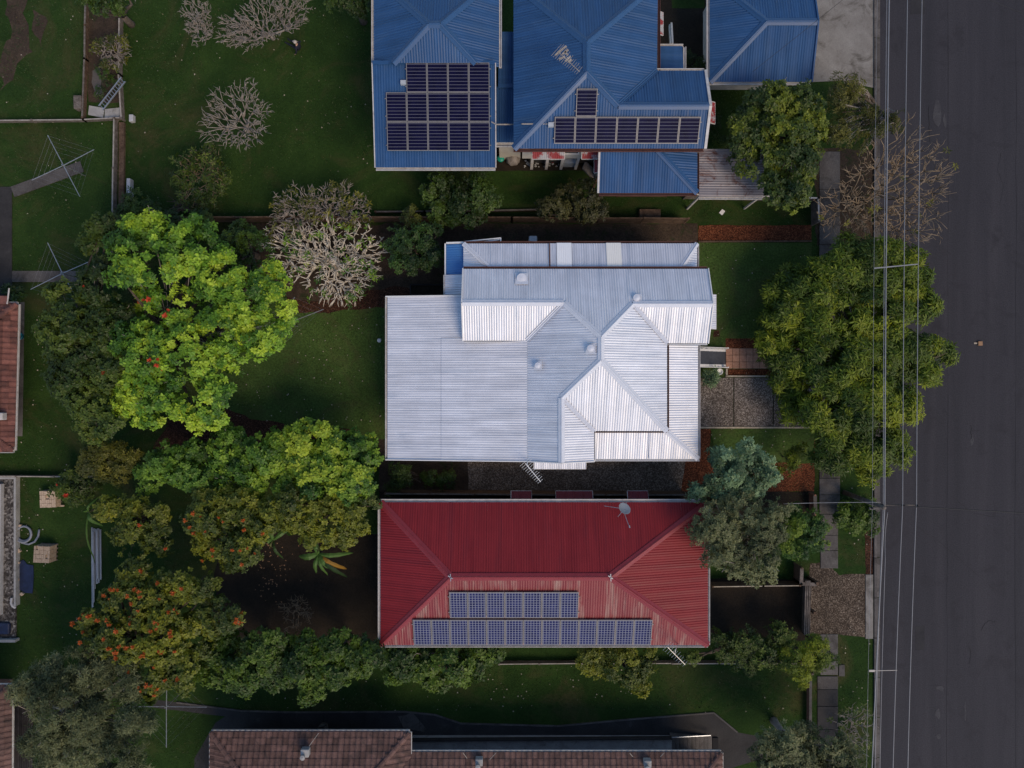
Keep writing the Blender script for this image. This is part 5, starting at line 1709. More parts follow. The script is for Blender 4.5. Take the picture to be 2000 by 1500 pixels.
# brick stacks on pallets
def brick_stack(label, px, py, rot, nx, ny, nz, extra):
    c = P(px, py)
    root = thing('brick_stack', label, 'brick stack', c, 'brick stacks on the left lawn')
    mb = MB()
    M = Matrix.Rotation(rot, 3, 'Z')
    def bk(x, y, z, sx, sy, sz):
        vs = [c + M @ V(x + i * sx / 2, y + j * sy / 2, z + k * sz) for k in (0, 1) for i, j in ((-1, -1), (1, -1), (1, 1), (-1, 1))]
        mb.add(vs, [(3, 2, 1, 0), (4, 5, 6, 7), (0, 1, 5, 4), (1, 2, 6, 5), (2, 3, 7, 6), (3, 0, 4, 7)])
    for z in range(nz):
        for i in range(nx):
            for j in range(ny):
                if z == nz - 1 and rnd.random() < 0.06: continue
                bk((i - nx / 2 + .5) * 0.118 + rnd.uniform(-.008, .008), (j - ny / 2 + .5) * 0.245 + rnd.uniform(-.01, .01), 0.12 + z * 0.08, 0.108, 0.232, 0.074)
    for i in range(extra): bk(nx * 0.065, -ny * 0.12 + i * 0.1, 0.1, 0.3, 0.09, 0.07)
    setp(mb.build('bricks', 'sandstone', root), kind='stuff')
    pal = MB()
    for i in range(5):
        a = c + M @ V(-nx * 0.062, (i - 2) * ny * 0.058, 0.07); b = c + M @ V(nx * 0.062, (i - 2) * ny * 0.058, 0.07)
        pal.bar(a, b, 0.09, 0.06)
    pal.build('pallet', 'timber_grey', root)


brick_stack('stack of pale bricks touching the leafy shrub with red flowers', 106, 972, 0.03, 8, 4, 6, 1)
brick_stack('stack of pale bricks alone on the open grass', 98, 1077, -0.05, 8, 4, 8, 0)
# pipes
for i, (x, y0, y1, zz) in enumerate(((180, 1030, 1186, .05), (184, 1032, 1150, .05), (188, 1033, 1140, .05), (192, 1032, 1138, .05), (196, 1034, 1132, .05), (182, 1038, 1176, .14), (190, 1036, 1130, .14))):
    setp(MB().tube(P(x, y0, zz), P(x + 1, y1, zz), 0.052, None, 10).build('plastic_pipe', 'pipe_grey', smooth=True), ('longest grey plastic pipe, outermost on the open-lawn side of the bundle', 'grey plastic pipe on the ground, second from the open-lawn side of the bundle', 'grey plastic pipe on the ground in the middle of the bundle', 'grey plastic pipe on the ground, second from the tree side of the bundle', 'shorter grey plastic pipe, outermost on the tree side of the bundle', 'grey plastic pipe lying on top of the bundle, nearer the open lawn', 'grey plastic pipe lying on top of the bundle, nearer the tree')[i], 'pipe', 'bundle of grey plastic pipes')
# coiled conduit
pts = []
for i in range(60):
    f = i / 59
    a = -0.6 + f * 2 * math.pi * 1.55
    r = 0.40 + 0.10 * f
    c = P(49, 1042)
    pts.append(c + V(math.cos(a) * r, -math.sin(a) * r, 0.06 + 0.1 * f))
pts2 = [P(36, 1050, .06), P(43, 1060, .06), P(56, 1063, .06), P(68, 1058, .06), P(75, 1047, .06), P(77, 1034, .06)]
o = MB().poly(pts, 0.062, 8).poly(pts2, 0.062, 8).build('conduit_coil', 'conduit_grey', smooth=True)
setp(o, 'coil of thick grey corrugated hose lying by the concrete edging', 'hose')
tp = [(38, 1096), (47, 1093), (54, 1101), (66, 1103), (67, 1122), (64, 1158), (50, 1157), (37, 1150)]
pp = jitter_poly([P(x, y) for x, y in tp], 0.03, 0.2, 5)
setp(MB().prism(pp, 0.01, 0.05).build('tarpaulin', 'blue_tarp'), 'dark navy tarpaulin spread on the grass by the concrete edging', 'tarpaulin')
for k, (x, y, s, lb) in enumerate(((39, 1098, 5, 'pale stone block on the upper corner of the navy tarpaulin'), (37, 1131, 6, 'pale stone block at the middle of the navy tarpaulin edge'), (45, 1159, 7, 'pale stone block at the lower corner of the navy tarpaulin'), (39, 1075, 8, 'pale stone block between the grey hose and the tarpaulin'), (42, 1026, 6, 'pale stone block above the coil of grey hose'))):
    c = P(x, y); a = rnd.uniform(0, 1.5); q = px2m(s) / 2
    setp(MB().prism([c + V(math.cos(a + j * 1.57) * q * 1.2, math.sin(a + j * 1.57) * q * 1.2, 0) for j in range(4)], 0.0, 0.16).build('stone_block', 'sandstone', bevel=0.02), lb, 'block', 'loose stone blocks by the pad')
# teal bowl and bits by the tiled house
o = MB().lathe(P(41, 657), [(0.10, 0), (0.2, 0.02), (0.24, 0.25), (0.26, 0.26), (0.22, 0.25), (0.18, 0.05)], 18).build('tub', 'teal_plastic', smooth=True)
setp(o, 'round turquoise tub beside the terracotta tiled house', 'tub')
setp(MB().tube(P(31, 735, 0.3), P(34, 778, 0.06), 0.03).build('pole', 'white_paint'), 'thin white pole lying against the terracotta tiled house', 'pole')
# round white lid on lawn
o = MB().lathe(P(741, 665), [(0.10, 0), (0.13, 0.05), (0.12, 0.09), (0.03, 0.12)], 16).build('garden_light', 'white_paint', smooth=True)
setp(o, 'small round white cap on the lawn behind the white house', 'garden light')
o = MB().prism([P(x, y, 0.1) for x, y in ((1405, 415), (1411, 408), (1417, 412), (1411, 420))], 0.02, 0.05).build('board', 'white_paint')
setp(o, 'small white board on the grass below the rusty carport', 'board')
sv = MB().box(P(1247, 0).x, P(0, 428).y, 0, P(1288, 0).x, P(0, 411).y, 0.35).build('planter_box', 'timber_brown', bevel=0.02)
setp(sv, 'dark timber planter box below the blue verandah roof', 'planter')
# junk along the blue house wall
o = MB().lathe(P(978, 313), [(0.16, 0), (0.2, 0.3), (0.22, 0.31), (0.2, 0.36), (0.06, 0.4)], 18).build('bucket', 'green_plastic', smooth=True)
setp(o, 'round green plastic bucket against the blue house wall', 'bucket')
tb = bmesh.new(); bmesh.ops.create_icosphere(tb, subdivisions=3, radius=1)
c = P(1002, 314)
vs = []
for v_ in tb.verts:
    q = v_.co; n_ = mnoise.noise(q * 2.1) * 0.25
    vs.append((c.x + q.x * 0.42 * (1 + n_), c.y + q.y * 0.36 * (1 + n_), max(0.0, 0.25 + q.z * 0.4 * (1 + n_))))
fs = [tuple(v_.index for v_ in f.verts) for f in tb.faces]; tb.free()
setp(MB().add(vs, fs).build('covered_heap', 'grey_tarp', smooth=True), 'lumpy grey tarp-covered heap beside the green bucket', 'heap')
ch = thing('chest_freezer', 'pale grey chest on the ground below the blue house wall', 'chest', P(1113, 312))
p, q = P(1099, 318, 0.8), P(1127, 303, 0.8)
MB().box(p.x, p.y, 0, q.x, q.y, 0.75).build('body', 'pale_plastic', ch, bevel=0.02)
MB().box(p.x - 0.01, p.y - 0.01, 0.755, q.x + 0.01, q.y + 0.01, 0.82).build('lid', 'pale_plastic', ch, bevel=0.02)
st_ = thing('slatted_table', 'small white slatted table beside the pale chest', 'table', P(1084, 308))
for i in range(4):
    MB().bar(P(1074, 304 + i * 2.6, 0.6), P(1095, 304 + i * 2.6, 0.6), 0.06, 0.03).build('slat', 'white_paint', st_)
for x, y in ((1075, 304), (1094, 304), (1075, 311), (1094, 311)):
    q = P(x, y, 0.3); MB().box(q.x - 0.02, q.y - 0.02, 0, q.x + 0.02, q.y + 0.02, 0.58).build('leg', 'white_paint', st_)
sh_ = thing('white_rack', 'small white rack against the wall next to the red-spotted awning', 'rack', P(1032, 305))
for i in range(5): MB().bar(P(1029, 297 + i * 2.4, 0.9), P(1036, 297 + i * 2.4, 0.9), 0.03, 0.03).build('slat', 'white_paint', sh_)
for x in (1029, 1036): MB().bar(P(x, 296, 0.9), P(x, 308, 0.9), 0.03, 0.04).box(P(x, 0).x - 0.02, P(0, 303).y, 0, P(x, 0).x + 0.02, P(0, 303).y + 0.04, 0.9).build('side_frame', 'white_paint', sh_)
setp(MB().prism([P(x, y) for x, y in ((1136, 330), (1141, 318), (1148, 320), (1168, 342), (1160, 352), (1150, 345))], 0, 0.28).build('covered_boards', 'grey_tarp', bevel=0.04), 'grey tarp-covered boards leaning near the red awning', 'heap')
deb = MB()
for i in range(40):
    c = P(rnd.uniform(1020, 1096), rnd.uniform(314, 327), 0.05); s = rnd.uniform(0.03, 0.10)
    a = rnd.uniform(0, 3)
    deb.prism([c + V(math.cos(a + j * 1.57) * s, math.sin(a + j * 1.57) * s * 0.7, 0) for j in range(4)], 0.02, rnd.uniform(0.05, 0.12))
setp(deb.build('rubbish', 'concrete_pale'), 'scattered pale rubbish along the blue house wall', kind='stuff')
setp(MB().lathe(P(1079, 316), [(0.08, 0), (0.12, 0.18), (0.13, 0.2), (0.05, 0.22)], 12).build('pot', 'red_awning', smooth=True), 'small dark red pot among the rubbish by the wall', 'pot')
# pot by the front stairs
pt_ = thing('plant_pot', 'pale round pot at the foot of the white front stairs', 'pot', P(1403, 726))
MB().lathe(P(1403, 726), [(0.12, 0), (0.17, 0.26), (0.19, 0.27), (0.19, 0.31), (0.16, 0.31), (0.15, 0.24), (0.02, 0.23)], 18).build('pot_body', 'white_paint', pt_, smooth=True)
# letterbox-like meter cover on verge
setp(MB().box(P(1638, 0).x, P(0, 1320).y, 0, P(1649, 0).x, P(0, 1298).y, 0.06).build('inspection_cover', 'concrete_old'), kind='structure')
# debris on the road
o = thing('flattened_carton', 'small orange-brown carton lying on the road', 'carton', P(1912, 671))
MB().box(P(1909, 0).x, P(0, 675).y, 0.006, P(1917, 0).x, P(0, 667).y, 0.10).build('body', 'cardboard', o)
MB().box(P(1902, 0).x, P(0, 672).y, 0.006, P(1908, 0).x, P(0, 669).y, 0.03).build('flap', 'timber_pale', o)
# stick on the concrete by the units: a small bin group
mt = thing('tap_drum', 'round grey drum beside the tiled unit block gutter', 'drum', P(633, 1420))
MB().lathe(P(633, 1419), [(0.28, 0), (0.3, 0.3), (0.3, 0.55), (0.26, 0.56), (0.24, 0.5), (0.03, 0.5)], 18).build('body', 'concrete_old', mt, smooth=True)
MB().poly([P(633, 1426, 0.6), P(630, 1420, 0.8), P(638, 1416, 0.6)], 0.03, 6).build('hose_end', 'crack_black', mt)

# ================================================================== power pole and wires
PB = P(1650, 962)
PT = P(1722, 990, 5.4)
pole = thing('power_pole', 'timber power pole rising beside the verge shrub', 'power pole', PB)
MB().poly([PB - V(0, 0, 0.2), PB.lerp(PT, 0.5), PT + V(0, 0, 0.25)], [0.15, 0.13, 0.11], 10).build('shaft', 'timber_grey', pole, smooth=True)
MB().bar(P(1698, 993, 5.3), P(1729, 993, 5.3), 0.12, 0.10).build('crossarm', 'concrete_old', pole)
MB().bar(P(1722, 986, 5.35), P(1794, 987, 5.35), 0.06, 0.08).build('crossarm', 'timber_grey', pole)
for x, y in ((1728, 990), (1763, 987), (1790, 987), (1702, 992)):
    MB().lathe(P(x, y, 5.4), [(0.05, 0), (0.06, 0.05), (0.03, 0.08), (0.05, 0.12), (0.01, 0.16)], 8).build('insulator', 'crack_black', pole)


def wire(label, pts, r, mat='wire_grey', sag=0.12, group='overhead wires along the street'):
    q = []
    for a, b in zip(pts, pts[1:]):
        a, b = Vector(a), Vector(b)
        for i in range(16):
            f = i / 16
            q.append(a.lerp(b, f) - V(0, 0, sag * 4 * f * (1 - f)))
    q.append(Vector(pts[-1]))
    o = MB().poly(q, r, 5).build('power_line', mat, None, smooth=True)
    setp(o, label, 'power line', group)


zw = 5.5
wire('thick bundled overhead cable nearest the houses', [P(1741, -260, zw), P(1728, 988, zw), P(1694, 1760, zw)], 0.030)
wire('overhead wire third from the houses, running beside the thick cable', [P(1736, -260, zw), P(1725, 988, zw), P(1704, 1760, zw)], 0.015)
wire('overhead wire in the middle of the set above the road', [P(1777, -260, zw), P(1763, 987, zw), P(1738, 1760, zw)], 0.019)
wire('overhead wire farthest out over the road', [P(1806, -260, zw), P(1790, 987, zw), P(1768, 1760, zw)], 0.019)
wire('overhead wire splitting from the pole towards the lower edge', [P(1734, 1000, zw - .1), P(1729, 1090, zw - .1), P(1716, 1760, zw)], 0.015)
wire('thin overhead wire just above the kerb line', [P(1718, -260, zw), P(1704, 985, zw), P(1690, 1760, zw)], 0.008)
wire('pale service wire from the pole to the tree by the red house', [P(1720, 981, zw), P(1530, 984, 4.6)], 0.014, group='service wires')
wire('dark service wire crossing the road to the far side', [P(1722, 985, zw), P(1790, 990, 5.6), P(2120, 1010, 6.5)], 0.03, 'wire_dark', group='service wires')
wire('thin dark wire cutting across the upper right corner of the road', [P(1880, -22, 6.5), P(2100, 60, 6.5)], 0.014, 'wire_dark', group='service wires')
wire('faint dark wire above the garage and apron', [P(1470, 140, 4.6), P(1720, -60, 6.0)], 0.010, 'wire_dark', 0.05, group='service wires')
sp = MB().bar(P(1707, 524, zw - 0.1), P(1750, 520, zw - 0.08), 0.06, 0.05).bar(P(1750, 520, zw - 0.08), P(1792, 516, zw - 0.1), 0.05, 0.05).build('wire_spreader', 'wire_grey')
setp(sp, 'pale spreader bar across the overhead wires above the big street tree', 'spreader bar')
sp = MB().bar(P(1697, 1310, zw - 0.1), P(1708, 1310, zw - 0.1), 0.10, 0.06).bar(P(1708, 1310, zw - .1), P(1752, 1309, zw - 0.1), 0.025, 0.03).build('wire_spreader', 'wire_grey')
setp(sp, 'short spreader bar across the overhead wires near the lower verge', 'spreader bar')

# ================================================================== person sitting on the lawn
def person():
    hip = P(587, 97)
    ux = (P(561, 81) - hip).normalized()          # legs stretch this way
    uy = Vector((-ux.y, ux.x, 0))                  # the person's right-hand side seen from above
    def W(f, s, z): return hip + ux * f + uy * s + V(0, 0, z)
    root = thing('person', 'person in navy clothes and pale cap sitting on the lawn with legs stretched out', 'person', hip)
    J = {'pel': (W(0, 0, .14), .15), 'bel': (W(-.03, 0, .30), .14), 'che': (W(0, 0, .50), .145), 'nek': (W(.04, 0, .64), .06), 'hd1': (W(.06, 0, .72), .085), 'hd2': (W(.07, 0, .82), .095), 'hd3': (W(.065, 0, .88), .07)}
    E = [('pel', 'bel'), ('bel', 'che'), ('che', 'nek'), ('nek', 'hd1'), ('hd1', 'hd2'), ('hd2', 'hd3')]
    for s, nm in ((-1, 'l'), (1, 'r')):
        J['hip' + nm] = (W(.08, s * .10, .13), .10)
        J['kne' + nm] = (W(.48, s * .13, .22 if s > 0 else .14), .068)
        J['ank' + nm] = (W(.88, s * .12, .08), .045)
        J['toe' + nm] = (W(.97, s * .15, .16), .04)
        E += [('pel', 'hip' + nm), ('hip' + nm, 'kne' + nm), ('kne' + nm, 'ank' + nm), ('ank' + nm, 'toe' + nm)]
        J['sho' + nm] = (W(0, s * .19, .57), .065)
        E += [('che', 'sho' + nm), ('sho' + nm, 'elb' + nm), ('elb' + nm, 'wri' + nm), ('wri' + nm, 'pal' + nm)]
    J['elbl'] = (W(.10, -.33, .36), .048); J['wril'] = (W(.28, -.30, .16), .034); J['pall'] = (W(.33, -.29, .13), .035)
    J['elbr'] = (W(-.08, .36, .38), .048); J['wrir'] = (W(.05, .40, .14), .034); J['palr'] = (W(.10, .42, .05), .035)
    for nm in 'lr':
        base, d = J['pal' + nm][0], (J['pal' + nm][0] - J['wri' + nm][0]).normalized()
        for k in range(5):
            a = (k - 2) * 0.32
            dd = (d + uy * a * 0.8).normalized()
            q = base + dd * (.075 if k in (0, 4) else .095)
            q.z = max(q.z, 0.02)
            J['f%d%s' % (k, nm)] = (q, .010)
            E.append(('pal' + nm, 'f%d%s' % (k, nm)))
    names = list(J)
    me = bpy.data.meshes.new('body')
    me.from_pydata([tuple(J[n][0] - hip) for n in names], [(names.index(a), names.index(b)) for a, b in E], [])
    o = bpy.data.objects.new('body', me); COL.objects.link(o)
    sk = o.modifiers.new('skin', 'SKIN')
    for i, n in enumerate(names):
        r = J[n][1]; me.skin_vertices[0].data[i].radius = (r, r)
    me.skin_vertices[0].data[0].use_root = True
    ss = o.modifiers.new('sub', 'SUBSURF'); ss.levels = 1; ss.render_levels = 1
    dg = bpy.context.evaluated_depsgraph_get()
    nm_ = bpy.data.meshes.new_from_object(o.evaluated_get(dg))
    o.modifiers.clear(); o.data = nm_
    nm_.materials.clear(); nm_.materials.append(MATS['navy_cloth']); nm_.materials.append(MATS['skin'])
    hands = [J['pall'][0] - hip, J['palr'][0] - hip]
    for p in nm_.polygons:
        c = p.center
        if c.z > .645 or min((c - h).length for h in hands) < .12: p.material_index = 1
    nm_.shade_smooth()
    o.parent = root
    hc = J['hd2'][0]
    MB().lathe(hc + V(0, 0, .0), [(.108, 0), (.112, .04), (.095, .09), (.05, .12), (.01, .125)], 16).add([hc + ux * a + uy * b + V(0, 0, z) for a, b, z in ((.06, -.08, .02), (.06, .08, .02), (.17, .05, .0), (.19, 0, -.005), (.17, -.05, .0))], [(0, 1, 2, 3, 4)]).build('cap', 'pale_cap', root, smooth=True)
    MB().lathe(hc + ux * 0.098 - V(0, 0, .035), [(.018, 0), (.012, .02), (.004, .035)], 6).build('nose', 'skin', root)


person()

# ================================================================== trees
tree('flame_tree', 'big lime green tree with scattered red flowers behind the white house', [(300, 490, 75), (258, 470, 46), (252, 535, 40), (375, 485, 62), (425, 540, 55), (480, 590, 62), (535, 600, 46), (510, 650, 46), (440, 650, 62), (285, 690, 66), (360, 690, 66), (430, 720, 52), (310, 780, 62), (400, 780, 60), (262, 770, 45), (275, 585, 34, 3.6), (330, 600, 45), (530, 555, 40)], 5.2, 'lime', leaf=(0.21, 0.115), k=8, dens=7.5, sub=0.46, fill=0.2, trunk_px=(370, 660), trunk_r=0.3, flowers=((0.50, 0.06, 0.02), [(315, 624), (324, 600), (269, 590), (275, 588), (312, 712), (308, 722), (315, 730), (293, 713), (316, 705), (290, 578)], 1.0), twigs=60)
tree('leafy_tree', 'dark green spreading tree between the tiled house and the lime green tree', [(140, 590, 50), (125, 640, 46), (170, 670, 60), (160, 740, 60), (200, 560, 48), (200, 490, 42), (190, 780, 48), (215, 640, 50), (215, 720, 45), (140, 690, 45), (215, 830, 36), (175, 830, 30), (205, 440, 34)], 4.6, 'left', leaf=(0.20, 0.11), k=8, dens=8, sub=0.46, trunk_px=(200, 680), trunk_r=0.25, flowers=((0.50, 0.06, 0.02), [(200, 740), (174, 556)], 0.9), twigs=30)
tree('yellowish_tree', 'yellow-tinged bushy tree at the back corner beside the dark hedge', [(190, 885, 40), (225, 900, 42), (175, 905, 28), (250, 890, 30)], 3.0, 'olive_yellow', leaf=(0.17, 0.06), k=9, dens=10, sub=0.4)
tree('hedge_tree', 'darkest rounded hedge tree, first from the back corner', [(320, 900, 42), (365, 905, 46), (300, 930, 34), (400, 890, 36), (385, 935, 36)], 3.2, 'lychee_dark', leaf=(0.20, 0.11), k=8, dens=8.5, sub=0.42, group='rounded hedge trees along the boundary')
tree('hedge_tree', 'mid green rounded hedge tree, middle of the boundary row', [(450, 880, 44), (500, 900, 55), (545, 880, 50), (470, 935, 46), (540, 935, 46)], 3.6, 'lychee', leaf=(0.20, 0.11), k=8, dens=8.5, sub=0.42, group='rounded hedge trees along the boundary', twigs=20)
tree('hedge_tree', 'brightest rounded hedge tree, beside the corner of the white house', [(610, 870, 52), (660, 890, 58), (705, 890, 48), (620, 925, 50), (690, 935, 50), (595, 900, 40)], 3.8, [(0.34, 0.42, 0.03), (0.20, 0.31, 0.022), (0.08, 0.17, 0.014), (0.03, 0.08, 0.010)], leaf=(0.21, 0.115), k=8, dens=8.5, sub=0.42, group='rounded hedge trees along the boundary')
tree('leafy_tree', 'olive green tree below the boundary, touching the red roof corner', [(590, 1000, 48), (640, 1010, 52), (690, 995, 46), (560, 985, 36), (620, 1045, 36), (680, 1035, 32), (715, 980, 30)], 3.8, 'yellow_green', leaf=(0.19, 0.10), k=8, dens=6.5, sub=0.42, twigs=15)
tree('leafy_shrub', 'small drooping grey-green shrub at the lower left corner of the white house', [(785, 925, 26), (770, 945, 22), (850, 932, 20), (872, 930, 22), (836, 940, 16)], 0.9, 'dark', cat='shrub', leaf=(0.2, 0.06), k=7, dens=7, sub=0.35, tilt=(-0.5, 0.4), trunk_r=0.05)
tree('leafy_tree', 'yellow-green tree beside the plastic pipes', [(235, 1010, 42), (280, 1020, 48), (310, 1045, 36), (265, 1060, 38), (225, 985, 30), (205, 1000, 24)], 3.6, 'yellow_green', leaf=(0.19, 0.10), k=8, dens=6.5, sub=0.42, flowers=((0.45, 0.07, 0.015), [(281, 1017), (332, 1070)], 0.9))
FO = (0.40, 0.085, 0.012)
tree('flowering_tree', 'green tree dotted with orange flowers above the bare yard', [(410, 1010, 46), (460, 1000, 48), (505, 1020, 40), (430, 1060, 46), (480, 1075, 40), (400, 985, 34), (530, 1000, 28), (455, 1100, 24)], 4.2, 'yellow_green', leaf=(0.20, 0.11), k=8, dens=9, sub=0.52, flowers=(FO, [(362, 1015), (375, 1008), (376, 1024), (400, 1044), (398, 1000), (385, 1050), (430, 1022), (435, 1012), (405, 1070), (407, 1090), (406, 1100), (450, 1078), (470, 1035), (480, 1100), (430, 1005), (475, 1015), (500, 1072), (465, 1085), (369, 1030), (486, 1075), (520, 1035)], 0.85))
fl = [(163, 1178), (138, 1210), (136, 1222), (145, 1199), (141, 1241), (155, 1238), (183, 1217), (175, 1197), (180, 1195), (210, 1144), (195, 1160), (227, 1152), (262, 1142), (237, 1150), (280, 1143), (288, 1110), (314, 1143), (330, 1157), (280, 1167), (305, 1168), (270, 1145), (240, 1170), (249, 1200), (245, 1215), (223, 1212), (253, 1206), (263, 1194), (299, 1210), (300, 1237), (298, 1240), (325, 1230), (330, 1233), (335, 1237), (322, 1216), (220, 1255), (224, 1258), (239, 1255), (243, 1258), (250, 1263), (259, 1270), (229, 1276), (225, 1295), (260, 1315), (263, 1330), (268, 1333), (258, 1326), (282, 1281), (288, 1285), (298, 1300), (297, 1333), (311, 1352), (338, 1329), (332, 1335), (277, 1351), (300, 1330), (312, 1347), (341, 1273), (320, 1285), (305, 1264), (462, 1198), (460, 1217), (476, 1207), (484, 1195), (350, 1190), (340, 1197), (356, 1197), (238, 1232), (345, 1165), (352, 1150), (212, 1160), (195, 1245), (205, 1220), (250, 1180)]
tree('flowering_tree', 'large spreading tree thick with orange flowers near the lower left', [(200, 1200, 46), (250, 1180, 50), (310, 1170, 50), (365, 1190, 50), (380, 1240, 46), (320, 1240, 55), (260, 1240, 52), (200, 1240, 40), (300, 1300, 52), (345, 1310, 42), (310, 1345, 28), (420, 1200, 38), (455, 1205, 30), (160, 1215, 28), (260, 1130, 40), (390, 1140, 38), (350, 1130, 34)], 4.6, 'yellow_green', leaf=(0.19, 0.105), k=8, dens=8.5, sub=0.44, trunk_px=(310, 1220), trunk_r=0.28, flowers=(FO, fl, 0.95))
tree('grey_green_tree', 'large feathery grey-green tree at the lower left', [(170, 1300, 60), (100, 1330, 52), (230, 1330, 55), (60, 1345, 34), (130, 1390, 70), (220, 1400, 65), (270, 1430, 46), (160, 1450, 70), (240, 1475, 55), (100, 1440, 46), (200, 1270, 36), (110, 1480, 36)], 5.0, 'grey_green', leaf=(0.24, 0.036), k=10, dens=10, sub=0.6, tilt=(-0.3, 0.9), trunk_px=(170, 1360), trunk_r=0.25, twigs=160, bark='grey_bark')
tree('hedge_tree', 'dark green hedge tree at the lower left of the red house', [(440, 1270, 42), (490, 1290, 52), (545, 1300, 52), (470, 1320, 38), (520, 1255, 36), (420, 1300, 36)], 3.6, 'mid', leaf=(0.20, 0.11), k=8, dens=8.5, sub=0.42, group='dark hedge trees below the red house', flowers=((0.02, 0.06, 0.008), 3, 0.5))
tree('hedge_tree', 'dark green hedge tree touching the lower left corner of the red roof', [(600, 1290, 52), (650, 1300, 48), (700, 1280, 44), (610, 1340, 30), (660, 1260, 34), (725, 1290, 30)], 3.6, 'mid', leaf=(0.20, 0.11), k=8, dens=8.5, sub=0.42, group='dark hedge trees below the red house')
tree('hedge_tree', 'dark green hedge tree tucked under the lower gutter of the red roof', [(780, 1288, 40), (830, 1300, 42), (885, 1300, 42), (935, 1288, 36), (860, 1325, 24), (965, 1280, 20)], 2.4, 'mid', leaf=(0.26, 0.14), k=7, dens=8, sub=0.48, group='dark hedge trees below the red house', twigs=20)
tree('leafy_shrub', 'yellow-green shrub below the lower solar row of the red house', [(1175, 1285, 36), (1215, 1300, 40), (1240, 1320, 32), (1260, 1285, 34), (1150, 1280, 24)], 2.0, 'yellow_green', cat='shrub', leaf=(0.2, 0.1), k=7, dens=8, sub=0.42)
tree('leafy_shrub', 'dark scrubby shrubs growing beyond the lower right corner of the red roof', [(1410, 1265, 32), (1445, 1255, 34), (1485, 1270, 36), (1520, 1245, 34), (1350, 1280, 22), (1450, 1295, 28)], 1.8, 'left', cat='shrub', leaf=(0.18, 0.08), k=7, dens=8, sub=0.4)
tree('leafy_shrub', 'brighter green shrub spilling over the footpath below the timber gate', [(1555, 1290, 36), (1590, 1275, 36), (1575, 1310, 28), (1615, 1300, 22)], 1.9, 'poinciana', cat='shrub', leaf=(0.2, 0.045), k=9, dens=9, sub=0.42)
tree('bluish_tree', 'bluish green tree at the lower right corner of the white house', [(1435, 900, 46), (1405, 925, 40), (1480, 910, 36), (1460, 940, 40), (1370, 945, 30), (1420, 960, 36), (1505, 935, 24)], 4.2, 'glaucous', leaf=(0.21, 0.08), k=8, dens=8, sub=0.46, trunk_px=(1430, 905))
tree('olive_tree', 'dull olive tree overhanging the right end of the red roof', [(1400, 1010, 46), (1450, 1000, 46), (1490, 1030, 48), (1390, 1060, 46), (1440, 1060, 55), (1480, 1090, 48), (1420, 1100, 40), (1360, 1035, 26), (1520, 1000, 34)], 5.0, 'olive', leaf=(0.17, 0.06), k=9, dens=9, sub=0.5, trunk_px=(1445, 1030), twigs=60, bark='grey_bark')
tree('round_shrub', 'round bright green shrub between the olive tree and the footpath', [(1570, 1030, 40), (1590, 1045, 32), (1555, 1060, 34), (1560, 1010, 28)], 2.6, [(0.17, 0.24, 0.018), (0.10, 0.18, 0.015), (0.045, 0.11, 0.012), (0.02, 0.06, 0.01)], cat='shrub', leaf=(0.15, 0.06), k=9, dens=11, sub=0.36)
tree('street_tree', 'broad bright green street tree leaning over the footpath and road', [(1520, 570, 30, 2.3), (1545, 545, 34, 2.4), (1525, 620, 38, 2.3), (1560, 600, 48, 2.8), (1515, 680, 40, 2.3), (1560, 680, 48, 2.8), (1540, 750, 34, 2.3), (1556, 800, 32, 2.3), (1600, 560, 55), (1660, 530, 60), (1720, 520, 55), (1780, 535, 46), (1640, 620, 70), (1720, 610, 65), (1790, 590, 38), (1640, 710, 72), (1720, 700, 70), (1790, 690, 50), (1835, 690, 30), (1820, 730, 26), (1620, 790, 58), (1690, 790, 60), (1745, 790, 42), (1650, 860, 52), (1710, 860, 46), (1745, 880, 32), (1620, 905, 30), (1700, 910, 34)], 3.6, 'poinciana', leaf=(0.36, 0.075), k=10, dens=7.0, sub=0.55, tilt=(-0.3, 0.5), flat=0.55, trunk_px=(1668, 715), trunk_r=0.35, twigs=70, fill=1.6)
tree('leafy_shrub', 'small pale green sapling at the edge of the red mulch by the front corner', [(1545, 895, 20), (1535, 915, 14), (1560, 880, 14)], 1.4, 'poinciana', cat='shrub', leaf=(0.24, 0.05), k=9, dens=7, sub=0.3, trunk_r=0.04)
tree('garden_tree', 'rounded green tree in front of the blue house carport', [(1500, 215, 52), (1550, 200, 46), (1470, 250, 52), (1530, 260, 60), (1570, 250, 42), (1480, 310, 50), (1540, 330, 52), (1570, 300, 38), (1550, 380, 32), (1510, 370, 34), (1450, 290, 34), (1590, 215, 26)], 4.4, [(0.19, 0.22, 0.016), (0.115, 0.15, 0.012), (0.055, 0.085, 0.009), (0.026, 0.05, 0.007)], leaf=(0.2, 0.10), k=8, dens=6.5, sub=0.42, trunk_px=(1520, 290), twigs=20)
tree('verge_tree', 'thin yellow-green verge tree below the concrete apron', [(1635, 185, 30), (1660, 210, 36), (1640, 250, 36), (1690, 240, 30), (1760, 235, 28), (1725, 250, 20), (1680, 280, 24), (1670, 170, 22)], 4.2, 'street', leaf=(0.2, 0.05), k=8, dens=6, sub=0.46, trunk_px=(1690, 240), twigs=60, fill=0.2)
tree('leafy_shrub', 'dense dark shrub below the rear blue roof', [(880, 375, 42), (920, 370, 40), (860, 405, 34), (910, 410, 40), (850, 360, 28), (950, 390, 28)], 2.2, 'dark', cat='shrub', leaf=(0.19, 0.10), k=8, dens=8, sub=0.45)
